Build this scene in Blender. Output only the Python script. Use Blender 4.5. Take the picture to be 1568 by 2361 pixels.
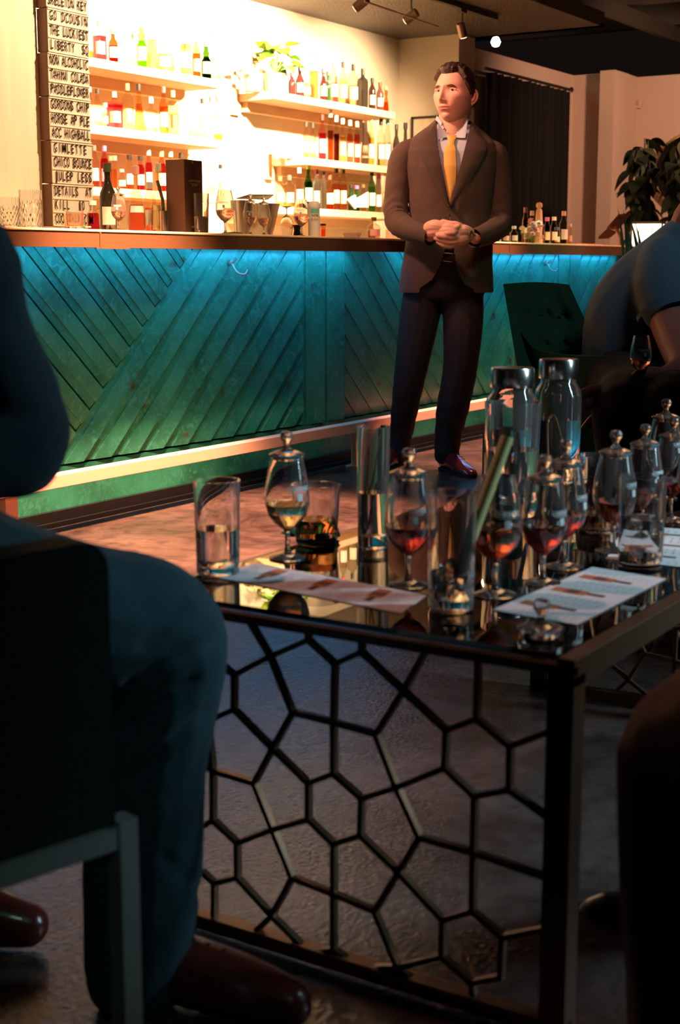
import bpy, bmesh, math, random
import numpy as np
from mathutils import Vector, Matrix
for o in list(bpy.data.objects): bpy.data.objects.remove(o, do_unlink=True)
SC = bpy.context.scene
COL = SC.collection
rnd = random.Random(7)

# ------------------------------------------------------------------ camera
F = 3279.0; CX, CY, HZ, HC = 784.0, 1180.5, 611.0, 0.92
PIT = math.atan((CY-HZ)/F); AZ = math.radians(32.4)
FWD = np.array([math.cos(AZ)*math.cos(PIT), math.sin(AZ)*math.cos(PIT), -math.sin(PIT)])
RT = np.array([math.sin(AZ), -math.cos(AZ), 0.0]); UP = np.cross(RT, FWD)
FH = np.array([math.cos(AZ), math.sin(AZ), 0.0]); ZZ = np.array([0, 0, 1.0])
CAM = np.array([0, 0, HC])
cd = bpy.data.cameras.new('camera'); cam = bpy.data.objects.new('camera', cd); COL.objects.link(cam)
cd.sensor_fit = 'VERTICAL'; cd.sensor_height = 36; cd.lens = F/2361*36; cd.clip_start = .05; cd.clip_end = 60
cam.matrix_world = Matrix(((RT[0], UP[0], -FWD[0], 0), (RT[1], UP[1], -FWD[1], 0), (RT[2], UP[2], -FWD[2], HC), (0, 0, 0, 1)))
cd.dof.use_dof = True; cd.dof.focus_distance = 4.3; cd.dof.aperture_fstop = 6.3
SC.camera = cam
# ------------------------------------------------------------------ world, exposure
w = bpy.data.worlds.new('world'); SC.world = w; w.use_nodes = True
w.node_tree.nodes['Background'].inputs[0].default_value = (.9, .55, .45, 1)
w.node_tree.nodes['Background'].inputs[1].default_value = .007
SC.view_settings.view_transform = 'Standard'; SC.view_settings.look = 'None'
SC.view_settings.exposure = 0; SC.view_settings.gamma = 1; SC.view_settings.use_curve_mapping = False
SC.cycles.use_denoising = True
SC.cycles.caustics_reflective = False; SC.cycles.caustics_refractive = False
SC.cycles.max_bounces = 14; SC.cycles.diffuse_bounces = 3; SC.cycles.glossy_bounces = 5
SC.cycles.transmission_bounces = 12; SC.cycles.transparent_max_bounces = 40
SC.cycles.sample_clamp_indirect = 4; SC.cycles.blur_glossy = .5
# ------------------------------------------------------------------ lights
def look(o, loc, to):
    o.location = loc
    o.rotation_euler = (Vector(to)-Vector(loc)).to_track_quat('-Z', 'Y').to_euler()
def spot(loc, to, e, col, deg=70, blend=.6, r=.04):
    d = bpy.data.lights.new('spot', 'SPOT'); d.energy = e; d.color = col; d.spot_size = math.radians(deg)
    d.spot_blend = blend; d.shadow_soft_size = r
    o = bpy.data.objects.new('spot_light', d); COL.objects.link(o); look(o, loc, to); return o
def area(loc, to, e, col, sx, sy):
    d = bpy.data.lights.new('area', 'AREA'); d.energy = e; d.color = col; d.shape = 'RECTANGLE'; d.size = sx; d.size_y = sy
    o = bpy.data.objects.new('area_light', d); COL.objects.link(o); look(o, loc, to); return o
WARM = (1, .66, .36); PINK = (1, .40, .24)
# back bar wall washers (the track over the bar)
for x, e in ((4.9, 420), (5.9, 760), (6.9, 1150), (7.5, 820), (8.45, 380)):
    spot((x, 4.40, 2.36), (x+.15, 5.5, 1.75), e, WARM, 95, .8, .05)
spot((4.6, 2.9, 2.45), (3.95, 4.1, 1.5), 200, WARM, 60, .8)
# small warm spots grazing the bar top from the guests' side
for x in (3.7, 4.7, 7.4): spot((x, 2.75, 2.45), (x+.1, 3.5, 1.08), 95, (1, .62, .34), 40, .7)
# orange-pink downlights over the guests' side of the bar
spot((3.55, 2.85, 2.45), (3.9, 3.05, 0), 3300, (1, .42, .22), 44, .5, .12)
spot((4.2, 2.7, 2.48), (5.7, 3.05, 1.20), 70, (1, .34, .22), 38, .6, .2)
spot((4.55, 3.75, 2.42), (5.72, 3.08, 1.45), 230, (1, .44, .27), 40, .6, .08)
spot((6.7, 2.9, 2.48), (6.5, 3.05, 0), 1500, PINK, 44, .6, .12)
spot((8.6, 2.4, 2.48), (8.2, 3.4, .6), 200, PINK, 50, .7)
spot((3.0, 1.5, 2.48), (4.15, 3.5, .50), 72, (.72, 1, .42), 28, .9, .25)
spot((5.2, 1.7, 2.48), (5.75, 3.5, .5), 22, (.6, 1, .6), 26, .9, .25)
spot((7.2, 1.9, 2.48), (7.4, 3.5, .5), 60, (.5, 1, .65), 46, .9, .25)
# far room
spot((9.6, 2.4, 2.5), (11.5, 4.2, 1.7), 300, (1, .5, .3), 90, .9, .1)
# blue LED run under the counter nosing
LED = area((4.15, 3.485, .974), (4.15, 3.545, .82), 5.2, (.03, .44, 1.0), 3.0, .02)
area((7.5, 3.485, .974), (7.5, 3.545, .82), 4.6, (.03, .44, 1.0), 2.9, .02)
# cool light from the narrow street window on the guests' right
WIN = area((3.1, -1.1, 1.65), (2.2, .95, .6), 10, (.55, .85, 1.0), .16, 1.9); WIN.data.spread = math.radians(46)
spot((1.55, .25, 2.4), (1.36, .42, .5), 22, (1, .42, .24), 20, .9)
spot((3.2, .4, 2.45), (3.95, 1.6, .9), 26, (.55, .82, 1), 40, .9, .2)  # added fill spot on the seated man in blue, not window light
spot((.1, -.7, 2.3), (1.02, .95, .42), 13, (.5, 1, .85), 15, .9, .1)  # added mint spot to brighten the left chair's metal frame, source invented
# table pin light
spot((1.6, 2.3, 2.5), (2.0, .95, .5), 62, (1, .52, .42), 34, .8)

# ------------------------------------------------------------------ pixel helpers (photo frame -> metres)
def ray(x, y): return FWD*F + RT*(x-CX) - UP*(y-CY)
def onz(x, y, z=0.): r = ray(x, y); return CAM + r*((z-HC)/r[2])
def ony(x, y, Y): r = ray(x, y); return CAM + r*(Y/r[1])
def onx(x, y, X): r = ray(x, y); return CAM + r*(X/r[0])
def vp(x, y, hd): r = ray(x, y); return CAM + r*(hd/float(r@FH))
def pr(P):
    d = np.asarray(P, float)-CAM; ww = d@FWD; return CX+F*(d@RT)/ww, CY-F*(d@UP)/ww
# ------------------------------------------------------------------ materials
MATS = {}
def mat(name, col, rough=.6, metal=0, bump=0, bscale=40, var=0, vscale=8, emit=None, es=1, trans=0, ior=1.45, sheen=0, col2=None, stretch=None, coat=0, spec=None):
    if name in MATS: return MATS[name]
    m = bpy.data.materials.new(name); m.use_nodes = True; nt = m.node_tree; b = nt.nodes['Principled BSDF']
    b.inputs['Base Color'].default_value = (*col, 1); b.inputs['Roughness'].default_value = rough
    b.inputs['Metallic'].default_value = metal; b.inputs['IOR'].default_value = ior
    b.inputs['Transmission Weight'].default_value = trans
    b.inputs['Sheen Weight'].default_value = sheen; b.inputs['Coat Weight'].default_value = coat
    if spec is not None: b.inputs['Specular IOR Level'].default_value = spec
    if emit: b.inputs['Emission Color'].default_value = (*emit, 1); b.inputs['Emission Strength'].default_value = es
    if bump or var:
        tc = nt.nodes.new('ShaderNodeTexCoord'); mp = nt.nodes.new('ShaderNodeMapping')
        nt.links.new(tc.outputs['Object'], mp.inputs[0])
        if stretch: mp.inputs['Scale'].default_value = stretch
    if var:
        n = nt.nodes.new('ShaderNodeTexNoise'); n.inputs['Scale'].default_value = vscale; n.inputs['Detail'].default_value = 6
        nt.links.new(mp.outputs[0], n.inputs['Vector'])
        r = nt.nodes.new('ShaderNodeValToRGB'); r.color_ramp.elements[0].position = .38; r.color_ramp.elements[1].position = .62
        c2 = col2 or tuple(c*(1-var) for c in col)
        r.color_ramp.elements[0].color = (*c2, 1); r.color_ramp.elements[1].color = (*col, 1)
        nt.links.new(n.outputs['Fac'], r.inputs[0]); nt.links.new(r.outputs[0], b.inputs['Base Color'])
    if bump:
        n = nt.nodes.new('ShaderNodeTexNoise'); n.inputs['Scale'].default_value = bscale; n.inputs['Detail'].default_value = 4
        nt.links.new(mp.outputs[0], n.inputs['Vector'])
        bp = nt.nodes.new('ShaderNodeBump'); bp.inputs['Strength'].default_value = bump; bp.inputs['Distance'].default_value = .01
        nt.links.new(n.outputs['Fac'], bp.inputs['Height']); nt.links.new(bp.outputs[0], b.inputs['Normal'])
    MATS[name] = m; return m
def thin(name, col, rough=.03, f0=.04):
    """thin-walled tinted glass: clear sheet with its surface reflection"""
    if name in MATS: return MATS[name]
    m = bpy.data.materials.new(name); m.use_nodes = True; nt = m.node_tree; nt.nodes.clear()
    o = nt.nodes.new('ShaderNodeOutputMaterial'); t = nt.nodes.new('ShaderNodeBsdfTransparent'); g = nt.nodes.new('ShaderNodeBsdfGlossy')
    lw = nt.nodes.new('ShaderNodeLayerWeight'); lw.inputs[0].default_value = .5; fr = nt.nodes.new('ShaderNodeMath'); fr.operation = 'POWER'; fr.inputs[1].default_value = 3.5; nt.links.new(lw.outputs['Facing'], fr.inputs[0]); mx = nt.nodes.new('ShaderNodeMixShader')
    t.inputs[0].default_value = (*col, 1); g.inputs['Roughness'].default_value = rough; g.inputs[0].default_value = (1, 1, 1, 1)
    nt.links.new(fr.outputs[0], mx.inputs[0]); nt.links.new(t.outputs[0], mx.inputs[1]); nt.links.new(g.outputs[0], mx.inputs[2])
    nt.links.new(mx.outputs[0], o.inputs[0]); MATS[name] = m; return m
def ckey(c): return '%02d%02d%02d' % tuple(min(99, int(v*99)) for v in c)
GLASS = mat('clear_glass', (1, 1, 1), .0, trans=1, ior=1.47)
def haze(m, k):     # pale diffuse share mixed into the glass to brighten it with haze
    nt = m.node_tree; b = nt.nodes['Principled BSDF']; o = nt.nodes['Material Output']
    d = nt.nodes.new('ShaderNodeBsdfDiffuse'); d.inputs[0].default_value = (.9, .86, .82, 1); mx = nt.nodes.new('ShaderNodeMixShader'); mx.inputs[0].default_value = k
    nt.links.new(b.outputs[0], mx.inputs[1]); nt.links.new(d.outputs[0], mx.inputs[2]); nt.links.new(mx.outputs[0], o.inputs[0])
haze(GLASS, .035)
WATER = mat('water', (.97, 1, 1), 0, trans=1, ior=1.333)
def liquor(c): return mat('liquor_'+ckey(c), c, 0, trans=1, ior=1.36)

# copper-green bar paint
def green_mat():
    m = bpy.data.materials.new('patina_green_paint'); m.use_nodes = True; nt = m.node_tree; b = nt.nodes['Principled BSDF']
    tc = nt.nodes.new('ShaderNodeTexCoord')
    n1 = nt.nodes.new('ShaderNodeTexNoise'); n1.inputs['Scale'].default_value = 5; n1.inputs['Detail'].default_value = 8; n1.inputs['Roughness'].default_value = .65
    n2 = nt.nodes.new('ShaderNodeTexNoise'); n2.inputs['Scale'].default_value = 26; n2.inputs['Detail'].default_value = 8; n2.inputs['Distortion'].default_value = 1.6
    n3 = nt.nodes.new('ShaderNodeTexNoise'); n3.inputs['Scale'].default_value = 9; n3.inputs['Detail'].default_value = 5
    for n in (n1, n2, n3): nt.links.new(tc.outputs['Object'], n.inputs['Vector'])
    r1 = nt.nodes.new('ShaderNodeValToRGB'); e = r1.color_ramp.elements
    e[0].position = .34; e[0].color = (.016, .15, .085, 1); e[1].position = .68; e[1].color = (.035, .30, .19, 1)
    r2 = nt.nodes.new('ShaderNodeValToRGB'); e = r2.color_ramp.elements
    e[0].position = .5; e[0].color = (0, 0, 0, 1); e[1].position = .68; e[1].color = (1, 1, 1, 1)
    r3 = nt.nodes.new('ShaderNodeValToRGB'); e = r3.color_ramp.elements
    e[0].position = .67; e[0].color = (0, 0, 0, 1); e[1].position = .74; e[1].color = (1, 1, 1, 1)
    m1 = nt.nodes.new('ShaderNodeMixRGB'); m1.inputs[2].default_value = (.05, .30, .21, 1)
    m2 = nt.nodes.new('ShaderNodeMixRGB'); m2.inputs[2].default_value = (.07, .05, .03, 1)
    nt.links.new(n1.outputs[0], r1.inputs[0]); nt.links.new(n2.outputs[0], r2.inputs[0]); nt.links.new(n3.outputs[0], r3.inputs[0])
    nt.links.new(r2.outputs[0], m1.inputs[0]); nt.links.new(r1.outputs[0], m1.inputs[1])
    nt.links.new(r3.outputs[0], m2.inputs[0]); nt.links.new(m1.outputs[0], m2.inputs[1])
    nt.links.new(m2.outputs[0], b.inputs['Base Color']); b.inputs['Roughness'].default_value = .34
    bp = nt.nodes.new('ShaderNodeBump'); bp.inputs['Strength'].default_value = .25; bp.inputs['Distance'].default_value = .003
    nt.links.new(n2.outputs[0], bp.inputs['Height']); nt.links.new(bp.outputs[0], b.inputs['Normal'])
    MATS['green'] = m; return m
GREEN = green_mat()
def floor_mat():
    m = bpy.data.materials.new('worn_concrete'); m.use_nodes = True; nt = m.node_tree; b = nt.nodes['Principled BSDF']
    tc = nt.nodes.new('ShaderNodeTexCoord')
    def nz(s, d=6, r=.6, dist=0):
        n = nt.nodes.new('ShaderNodeTexNoise'); n.inputs['Scale'].default_value = s; n.inputs['Detail'].default_value = d
        n.inputs['Roughness'].default_value = r; n.inputs['Distortion'].default_value = dist
        nt.links.new(tc.outputs['Object'], n.inputs['Vector']); return n
    a, c, f = nz(2.2, 8, .7, .6), nz(14, 6), nz(110, 3)
    r = nt.nodes.new('ShaderNodeValToRGB'); e = r.color_ramp.elements
    e[0].position = .35; e[0].color = (.055, .034, .028, 1); e[1].position = .68; e[1].color = (.175, .115, .092, 1)
    nt.links.new(a.outputs[0], r.inputs[0])
    r2 = nt.nodes.new('ShaderNodeValToRGB'); e = r2.color_ramp.elements
    e[0].position = .30; e[0].color = (.35, .35, .35, 1); e[1].position = .55; e[1].color = (1, 1, 1, 1)
    nt.links.new(c.outputs[0], r2.inputs[0])
    mx = nt.nodes.new('ShaderNodeMixRGB'); mx.blend_type = 'MULTIPLY'; mx.inputs[0].default_value = .8
    nt.links.new(r.outputs[0], mx.inputs[1]); nt.links.new(r2.outputs[0], mx.inputs[2]); nt.links.new(mx.outputs[0], b.inputs['Base Color'])
    mr = nt.nodes.new('ShaderNodeMapRange'); mr.inputs[3].default_value = .09; mr.inputs[4].default_value = .24
    nt.links.new(a.outputs[0], mr.inputs[0]); nt.links.new(mr.outputs[0], b.inputs['Roughness']); b.inputs['Specular IOR Level'].default_value = .25; b.inputs['Coat Weight'].default_value = .4; b.inputs['Coat IOR'].default_value = 1.5; b.inputs['Coat Roughness'].default_value = .09; b.inputs['Coat Tint'].default_value = (.7, .8, 1, 1)
    b1 = nt.nodes.new('ShaderNodeBump'); b1.inputs['Strength'].default_value = .12; b1.inputs['Distance'].default_value = .003
    b2 = nt.nodes.new('ShaderNodeBump'); b2.inputs['Strength'].default_value = .8; b2.inputs['Distance'].default_value = .002
    nt.links.new(c.outputs[0], b1.inputs['Height']); nt.links.new(f.outputs[0], b2.inputs['Height'])
    nt.links.new(b1.outputs[0], b2.inputs['Normal']); nt.links.new(b2.outputs[0], b.inputs['Normal']); nt.links.new(b2.outputs[0], b.inputs['Coat Normal'])
    return m
# ------------------------------------------------------------------ object helpers
def tag(o, label=None, cat=None, group=None, kind=None):
    if label: o['label'] = label
    if cat: o['category'] = cat
    if group: o['group'] = group
    if kind: o['kind'] = kind
    return o
def empty(name, loc, label, cat, group=None, rz=0):
    o = bpy.data.objects.new(name, None); COL.objects.link(o); o.location = tuple(loc); o.rotation_euler = (0, 0, rz)
    o.empty_display_size = .05
    return tag(o, label, cat, group)
class MB:
    def __init__(s): s.v = []; s.f = []; s.mi = []
    def add(s, V, Fc, mi=0):
        n = len(s.v); s.v += [tuple(map(float, p)) for p in V]; s.f += [tuple(n+i for i in f) for f in Fc]; s.mi += [mi]*len(Fc); return s
    def box(s, lo, hi, mi=0, bev=0):
        x0, y0, z0 = lo; x1, y1, z1 = hi
        if not bev:
            V = [(x, y, z) for x in (x0, x1) for y in (y0, y1) for z in (z0, z1)]
            return s.add(V, [(0, 1, 3, 2), (4, 6, 7, 5), (0, 4, 5, 1), (2, 3, 7, 6), (0, 2, 6, 4), (1, 5, 7, 3)], mi)
        bm = bmesh.new(); bmesh.ops.create_cube(bm, size=1)
        for q in bm.verts: q.co = Vector((lo[i]+(q.co[i]+.5)*(hi[i]-lo[i]) for i in range(3)))
        bmesh.ops.bevel(bm, geom=bm.edges[:], offset=bev, segments=2, affect='EDGES', profile=.5)
        bm.verts.index_update(); s.add([q.co for q in bm.verts], [[q.index for q in f.verts] for f in bm.faces], mi); bm.free(); return s
    def bar(s, a, b, wd, dp, side=(0, 0, 1), mi=0, ext=0):
        a = Vector(a); b = Vector(b); d = (b-a).normalized(); a = a-d*ext; b = b+d*ext
        n = Vector(side); n = (n-d*n.dot(d)).normalized(); t = d.cross(n)
        V = [p+n*(i*dp/2)+t*(j*wd/2) for p in (a, b) for i, j in ((-1, -1), (1, -1), (1, 1), (-1, 1))]
        return s.add(V, [(0, 3, 2, 1), (4, 5, 6, 7), (0, 1, 5, 4), (1, 2, 6, 5), (2, 3, 7, 6), (3, 0, 4, 7)], mi)
    def tube(s, P, R, seg=10, mi=0, cap=True):
        P = [Vector(p) for p in P]; n = len(P); R = R if hasattr(R, '__len__') else [R]*n
        t0 = (P[1]-P[0]).normalized(); u = t0.orthogonal().normalized(); base = len(s.v); V = []
        for i, p in enumerate(P):
            t = ((P[min(i+1, n-1)]-P[max(i-1, 0)])).normalized(); u = (u-t*u.dot(t)).normalized(); w_ = t.cross(u)
            V += [p+(u*math.cos(2*math.pi*k/seg)+w_*math.sin(2*math.pi*k/seg))*R[i] for k in range(seg)]
        Fc = [(i*seg+k, i*seg+(k+1) % seg, (i+1)*seg+(k+1) % seg, (i+1)*seg+k) for i in range(n-1) for k in range(seg)]
        if cap: Fc += [tuple(range(seg))[::-1], tuple((n-1)*seg+k for k in range(seg))]
        return s.add(V, Fc, mi)
    def lathe(s, prof, seg=24, mi=0, c=(0, 0, 0), sq=None, close=False):
        """profile of (r, z); sq = superellipse exponent for square bottles"""
        V = []; Fc = []; n = len(prof)
        for r, z in prof:
            for k in range(seg):
                a = 2*math.pi*k/seg+math.pi/seg; x, y = math.cos(a), math.sin(a); q = 1
                if sq: q = 1/((abs(x)**sq+abs(y)**sq)**(1/sq))
                V.append((c[0]+r*x*q, c[1]+r*y*q, c[2]+z))
        m_ = n if close else n-1
        for i in range(m_):
            j = (i+1) % n
            Fc += [(i*seg+k, i*seg+(k+1) % seg, j*seg+(k+1) % seg, j*seg+k) for k in range(seg)]
        if not close:
            if prof[0][0] > 1e-6: Fc.append(tuple(range(seg))[::-1])
            if prof[-1][0] > 1e-6: Fc.append(tuple((n-1)*seg+k for k in range(seg)))
        return s.add(V, Fc, mi)
    def prism(s, poly, ax, depth, mi=0):
        """poly: 3-D points (planar), extruded by vector"""
        n = len(poly); d = np.array(ax, float)*depth
        V = [np.array(p) for p in poly]+[np.array(p)+d for p in poly]
        return s.add(V, [tuple(range(n))[::-1], tuple(range(n, 2*n))]+[(i, (i+1) % n, n+(i+1) % n, n+i) for i in range(n)], mi)
    def build(s, name, mats, parent=None, smooth=False, origin=(0, 0, 0), merge=False, ang=40):
        me = bpy.data.meshes.new(name)
        o3 = np.array(origin, float)
        me.from_pydata([tuple(np.array(p)-o3) for p in s.v], [], s.f)
        mats = mats if isinstance(mats, (list, tuple)) else [mats]
        for m in mats: me.materials.append(m)
        if len(mats) > 1: me.polygons.foreach_set('material_index', s.mi)
        bm = bmesh.new(); bm.from_mesh(me)
        if merge: bmesh.ops.remove_doubles(bm, verts=bm.verts, dist=1e-5)
        bmesh.ops.recalc_face_normals(bm, faces=bm.faces); bm.to_mesh(me); bm.free()
        if smooth:
            me.polygons.foreach_set('use_smooth', [True]*len(me.polygons)); me.set_sharp_from_angle(angle=math.radians(ang))
        me.update()
        o = bpy.data.objects.new(name, me); COL.objects.link(o)
        if parent: o.parent = parent
        else: o.location = tuple(origin)
        return o
def part(name, mats, parent, fn, smooth=False, origin=(0, 0, 0), **k):
    m = MB(); fn(m); return m.build(name, mats, parent, smooth, origin, **k)
def copy_tree(o, parent=None):
    c = o.copy(); COL.objects.link(c); c.parent = parent
    for ch in o.children: copy_tree(ch, c)
    return c
def text_vf(txt, h, xs=1.0, ext=.0006, bold=0, width=None, align='LEFT'):
    cu = bpy.data.curves.new('t', 'FONT'); cu.body = txt; cu.size = h/.72; cu.extrude = ext; cu.offset = bold; cu.align_x = align
    cu.resolution_u = 3
    o = bpy.data.objects.new('t', cu); COL.objects.link(o); dg = bpy.context.evaluated_depsgraph_get()
    me = bpy.data.meshes.new_from_object(o.evaluated_get(dg)); V = [list(p.co) for p in me.vertices]; Fc = [tuple(f.vertices) for f in me.polygons]
    bpy.data.objects.remove(o); bpy.data.curves.remove(cu); bpy.data.meshes.remove(me)
    if V:
        a = min(p[0] for p in V); b = max(p[0] for p in V)
        if width: xs = width/(b-a); 
        for p in V: p[0] = ((p[0]-a)*xs if align == 'LEFT' else p[0]*xs)
    return V, Fc
def catmull(P, n=6):
    P = [np.array(p, float) for p in P]; out = []
    for i in range(len(P)-1):
        p0 = P[max(i-1, 0)]; p1 = P[i]; p2 = P[i+1]; p3 = P[min(i+2, len(P)-1)]
        for k in range(n):
            t = k/n; out.append(.5*((2*p1)+(-p0+p2)*t+(2*p0-5*p1+4*p2-p3)*t*t+(-p0+3*p1-3*p2+p3)*t**3))
    out.append(P[-1]); return out
def fused(name, chains, mats, parent=None, voxel=.006, smooth=3, origin=(0, 0, 0), extra=None, disp=None, seg=14):
    """one continuous skin from tapered limbs: chains of (x,y,z,r) joints swept, united by a voxel remesh, relaxed"""
    m = MB()
    for ch in chains:
        q = catmull([np.array(p[:4], float) for p in ch], 5)
        P = [p[:3] for p in q]; R = [max(p[3], .001) for p in q]
        d0 = P[0]-P[1]; d0 /= np.linalg.norm(d0); d1 = P[-1]-P[-2]; d1 /= np.linalg.norm(d1)
        c0 = [(P[0]+d0*R[0]*s_, R[0]*math.sqrt(max(1-s_*s_, .0025))) for s_ in (.98, .8, .5)]
        c1 = [(P[-1]+d1*R[-1]*s_, R[-1]*math.sqrt(max(1-s_*s_, .0025))) for s_ in (.5, .8, .98)]
        P = [p for p, r in c0]+P+[p for p, r in c1]; R = [r for p, r in c0]+R+[r for p, r in c1]
        m.tube(P, R, seg)
    if extra: extra(m)
    o3 = np.array(origin, float)
    me = bpy.data.meshes.new(name); me.from_pydata([tuple(np.array(p)-o3) for p in m.v], [], m.f)
    bm = bmesh.new(); bm.from_mesh(me); bmesh.ops.recalc_face_normals(bm, faces=bm.faces); bm.to_mesh(me); bm.free()
    t = bpy.data.objects.new('t', me); COL.objects.link(t)
    r = t.modifiers.new('r', 'REMESH'); r.mode = 'VOXEL'; r.voxel_size = voxel
    s_ = t.modifiers.new('s', 'SMOOTH'); s_.iterations = smooth; s_.factor = .5
    dg = bpy.context.evaluated_depsgraph_get(); me2 = bpy.data.meshes.new_from_object(t.evaluated_get(dg))
    bpy.data.objects.remove(t); bpy.data.meshes.remove(me); me2.name = name
    if disp:
        n = len(me2.vertices); co = np.empty(n*3); me2.vertices.foreach_get('co', co); co = co.reshape(-1, 3)
        no = np.empty(n*3); me2.vertices.foreach_get('normal', no); no = no.reshape(-1, 3)
        co = co+no*disp(co+o3)[:, None]; me2.vertices.foreach_set('co', co.ravel())
    me2.polygons.foreach_set('use_smooth', [True]*len(me2.polygons)); me2.update()
    me2.materials.clear()
    for mm in (mats if isinstance(mats, (list, tuple)) else [mats]): me2.materials.append(mm)
    o = bpy.data.objects.new(name, me2); COL.objects.link(o)
    if parent: o.parent = parent
    else: o.location = tuple(origin)
    return o
def folds(amp, fx, seed=0):
    r_ = random.Random(seed); ks = [(np.array([r_.gauss(0, 1) for _ in range(3)])*fx*r_.uniform(.5, 1.6), r_.uniform(0, 6.28)) for _ in range(7)]
    def f(c):
        s = sum(np.sin(c@k+p) for k, p in ks)/7; return amp*(np.abs(s*1.6)-.5)
    return f
def J(x, y, hd, r):
    p = vp(x, y, hd); return (p[0], p[1], p[2], r)

# ================================================================== SETTING
def struct(name, fn, m, **k):
    o = part(name, m, None, fn, **k); o['kind'] = 'structure'; return o
WALLW = mat('cream_wall_paint', (.80, .72, .60), .75, bump=.08, bscale=30, var=.05, vscale=2)
WALLB = mat('tan_wall_paint', (.62, .50, .42), .8, bump=.06, bscale=30)
CEIL = mat('dark_textured_ceiling', (.055, .042, .034), .42, bump=1.0, bscale=55)
BLACK = mat('black_paint', (.012, .012, .012), .7)
struct('floor', lambda m: m.box((-4, -4, -.1), (13.6, 8, 0)), floor_mat())
struct('wall_back', lambda m: m.box((3.0, 5.5, 0), (9.73, 5.65, 2.56)), WALLW)
struct('wall_end', lambda m: m.box((9.48, 5.0, 0), (9.73, 5.5, 2.56)), WALLW)
struct('wall_left', lambda m: m.box((1.5, 4.02, 0), (4.17, 4.16, 2.56)), mat('cream_boarding', (.82, .74, .60), .6, var=.08, vscale=4, stretch=(6, 6, .6), bump=.1, bscale=12))
struct('ceiling', lambda m: m.box((0.5, 4.0, 2.56), (9.75, 5.75, 2.66)).box((-3, -3.5, 2.62), (8.6, 4.0, 2.70)).box((9.67, 4.0, 2.56), (9.75, 5.0, 2.575)), CEIL)
struct('wall_far', lambda m: m.box((11.60, 4.70, 0), (11.75, 5.3, 2.5)), WALLB)
struct('trim_1', lambda m: m.box((11.45, 4.59, 0), (11.75, 4.72, 2.5)), WALLB)
struct('wall_right', lambda m: m.box((12.0, .5, 0), (12.15, 4.70, 2.5)).box((11.75, 4.60, 0), (12.0, 4.70, 2.5)), WALLB)
struct('wall_curtain_side', lambda m: m.box((9.73, 5.02, 0), (11.62, 5.14, 2.5)), WALLB)
struct('wall_room_rear', lambda m: m.box((-4.1, -4, 0), (-4, 8, 3.2)).box((-4, -4.1, 0), (13.6, -4, 3.2)), mat('dark_room_wall', (.05, .045, .04), .8))
# open black ceiling with services above the far room
struct('ceiling_open', lambda m: m.box((8.6, -4, 3.25), (14, 8, 3.35)), BLACK)
BEAM = mat('dark_steel_joist', (.05, .045, .04), .5)
def beams(m):
    for y in (1.6, 2.5, 3.4, 4.3): m.box((8.7, y, 2.78), (13.4, y+.05, 2.9))
    for x in (9.9, 11.0, 12.1): m.box((x, .5, 2.92), (x+.09, 6, 3.1))
struct('trim_ceiling_joists', beams, BEAM)
# a lit street window in the wall behind the guests (the source of the cool highlights in the glasses)
struct('window_1', lambda m: m.box((2.87, -1.26, .6), (2.92, -1.20, 2.7)).box((3.28, -1.26, .6), (3.33, -1.20, 2.7)).box((2.87, -1.26, 2.7), (3.33, -1.20, 2.75)).box((2.87, -1.26, .55), (3.33, -1.20, .6)), BLACK)

# ================================================================== BAR
bar = empty('bar_counter', (6.1, 3.6, 0), 'long bar with brown metal-edged top and blue-lit green diagonal board front', 'bar')
BO = (6.1, 3.6, 0)
NOSE = mat('brown_metal_nosing', (.11, .055, .026), .5, bump=.03, bscale=200)
TOPM = mat('brass_toned_bar_top', (.9, .68, .40), .3)
def sect(x0, x1):
    s_ = part('countertop', TOPM, bar, lambda m: m.box((x0, 3.30, 1.028), (x1, 3.98, 1.038), bev=.003), origin=BO)
    part('nosing', NOSE, s_, lambda m: m.box((x0+.002, 3.302, .978), (x1-.002, 3.33, 1.0285)), origin=BO)
    if x0 > 3: part('joint_plate', NOSE, s_, lambda m: m.box((x0-.02, 3.299, .974), (x0+.15, 3.304, .979)).box((x0-.003, 3.298, .976), (x0+.003, 3.303, 1.03)), origin=BO)
xs = [2.55, ony(231, 540, 3.3)[0], ony(1176, 560, 3.3)[0], 9.2]
for a, b in zip(xs[:-1], xs[1:]): sect(a, b)
part('cabinet', BLACK, bar, lambda m: m.box((2.6, 3.60, 0), (9.12, 3.95, 1.02)), origin=BO)
part('toe_kick', mat('black_rubber', (.006, .007, .008), .35), bar, lambda m: m.box((2.6, 3.53, 0), (9.12, 3.57, .055)).box((2.6, 3.515, 0), (9.12, 3.53, .018)), origin=BO)
part('led_strip', mat('led_strip', (.1, .5, 1), emit=(.05, .40, 1), es=22), bar, lambda m: m.box((2.7, 3.352, .982), (8.7, 3.364, .986)), origin=BO)
def clip(poly, n, c):
    out = []
    for i in range(len(poly)):
        p, q = poly[i], poly[(i+1) % len(poly)]; dp = n[0]*p[0]+n[1]*p[1]-c; dq = n[0]*q[0]+n[1]*q[1]-c
        if dp <= 0: out.append(p)
        if (dp < 0 < dq) or (dq < 0 < dp): t = dp/(dp-dq); out.append((p[0]+(q[0]-p[0])*t, p[1]+(q[1]-p[1])*t))
    return out
S = .94; PZ0, PZ1 = .215, 1.0
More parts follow.
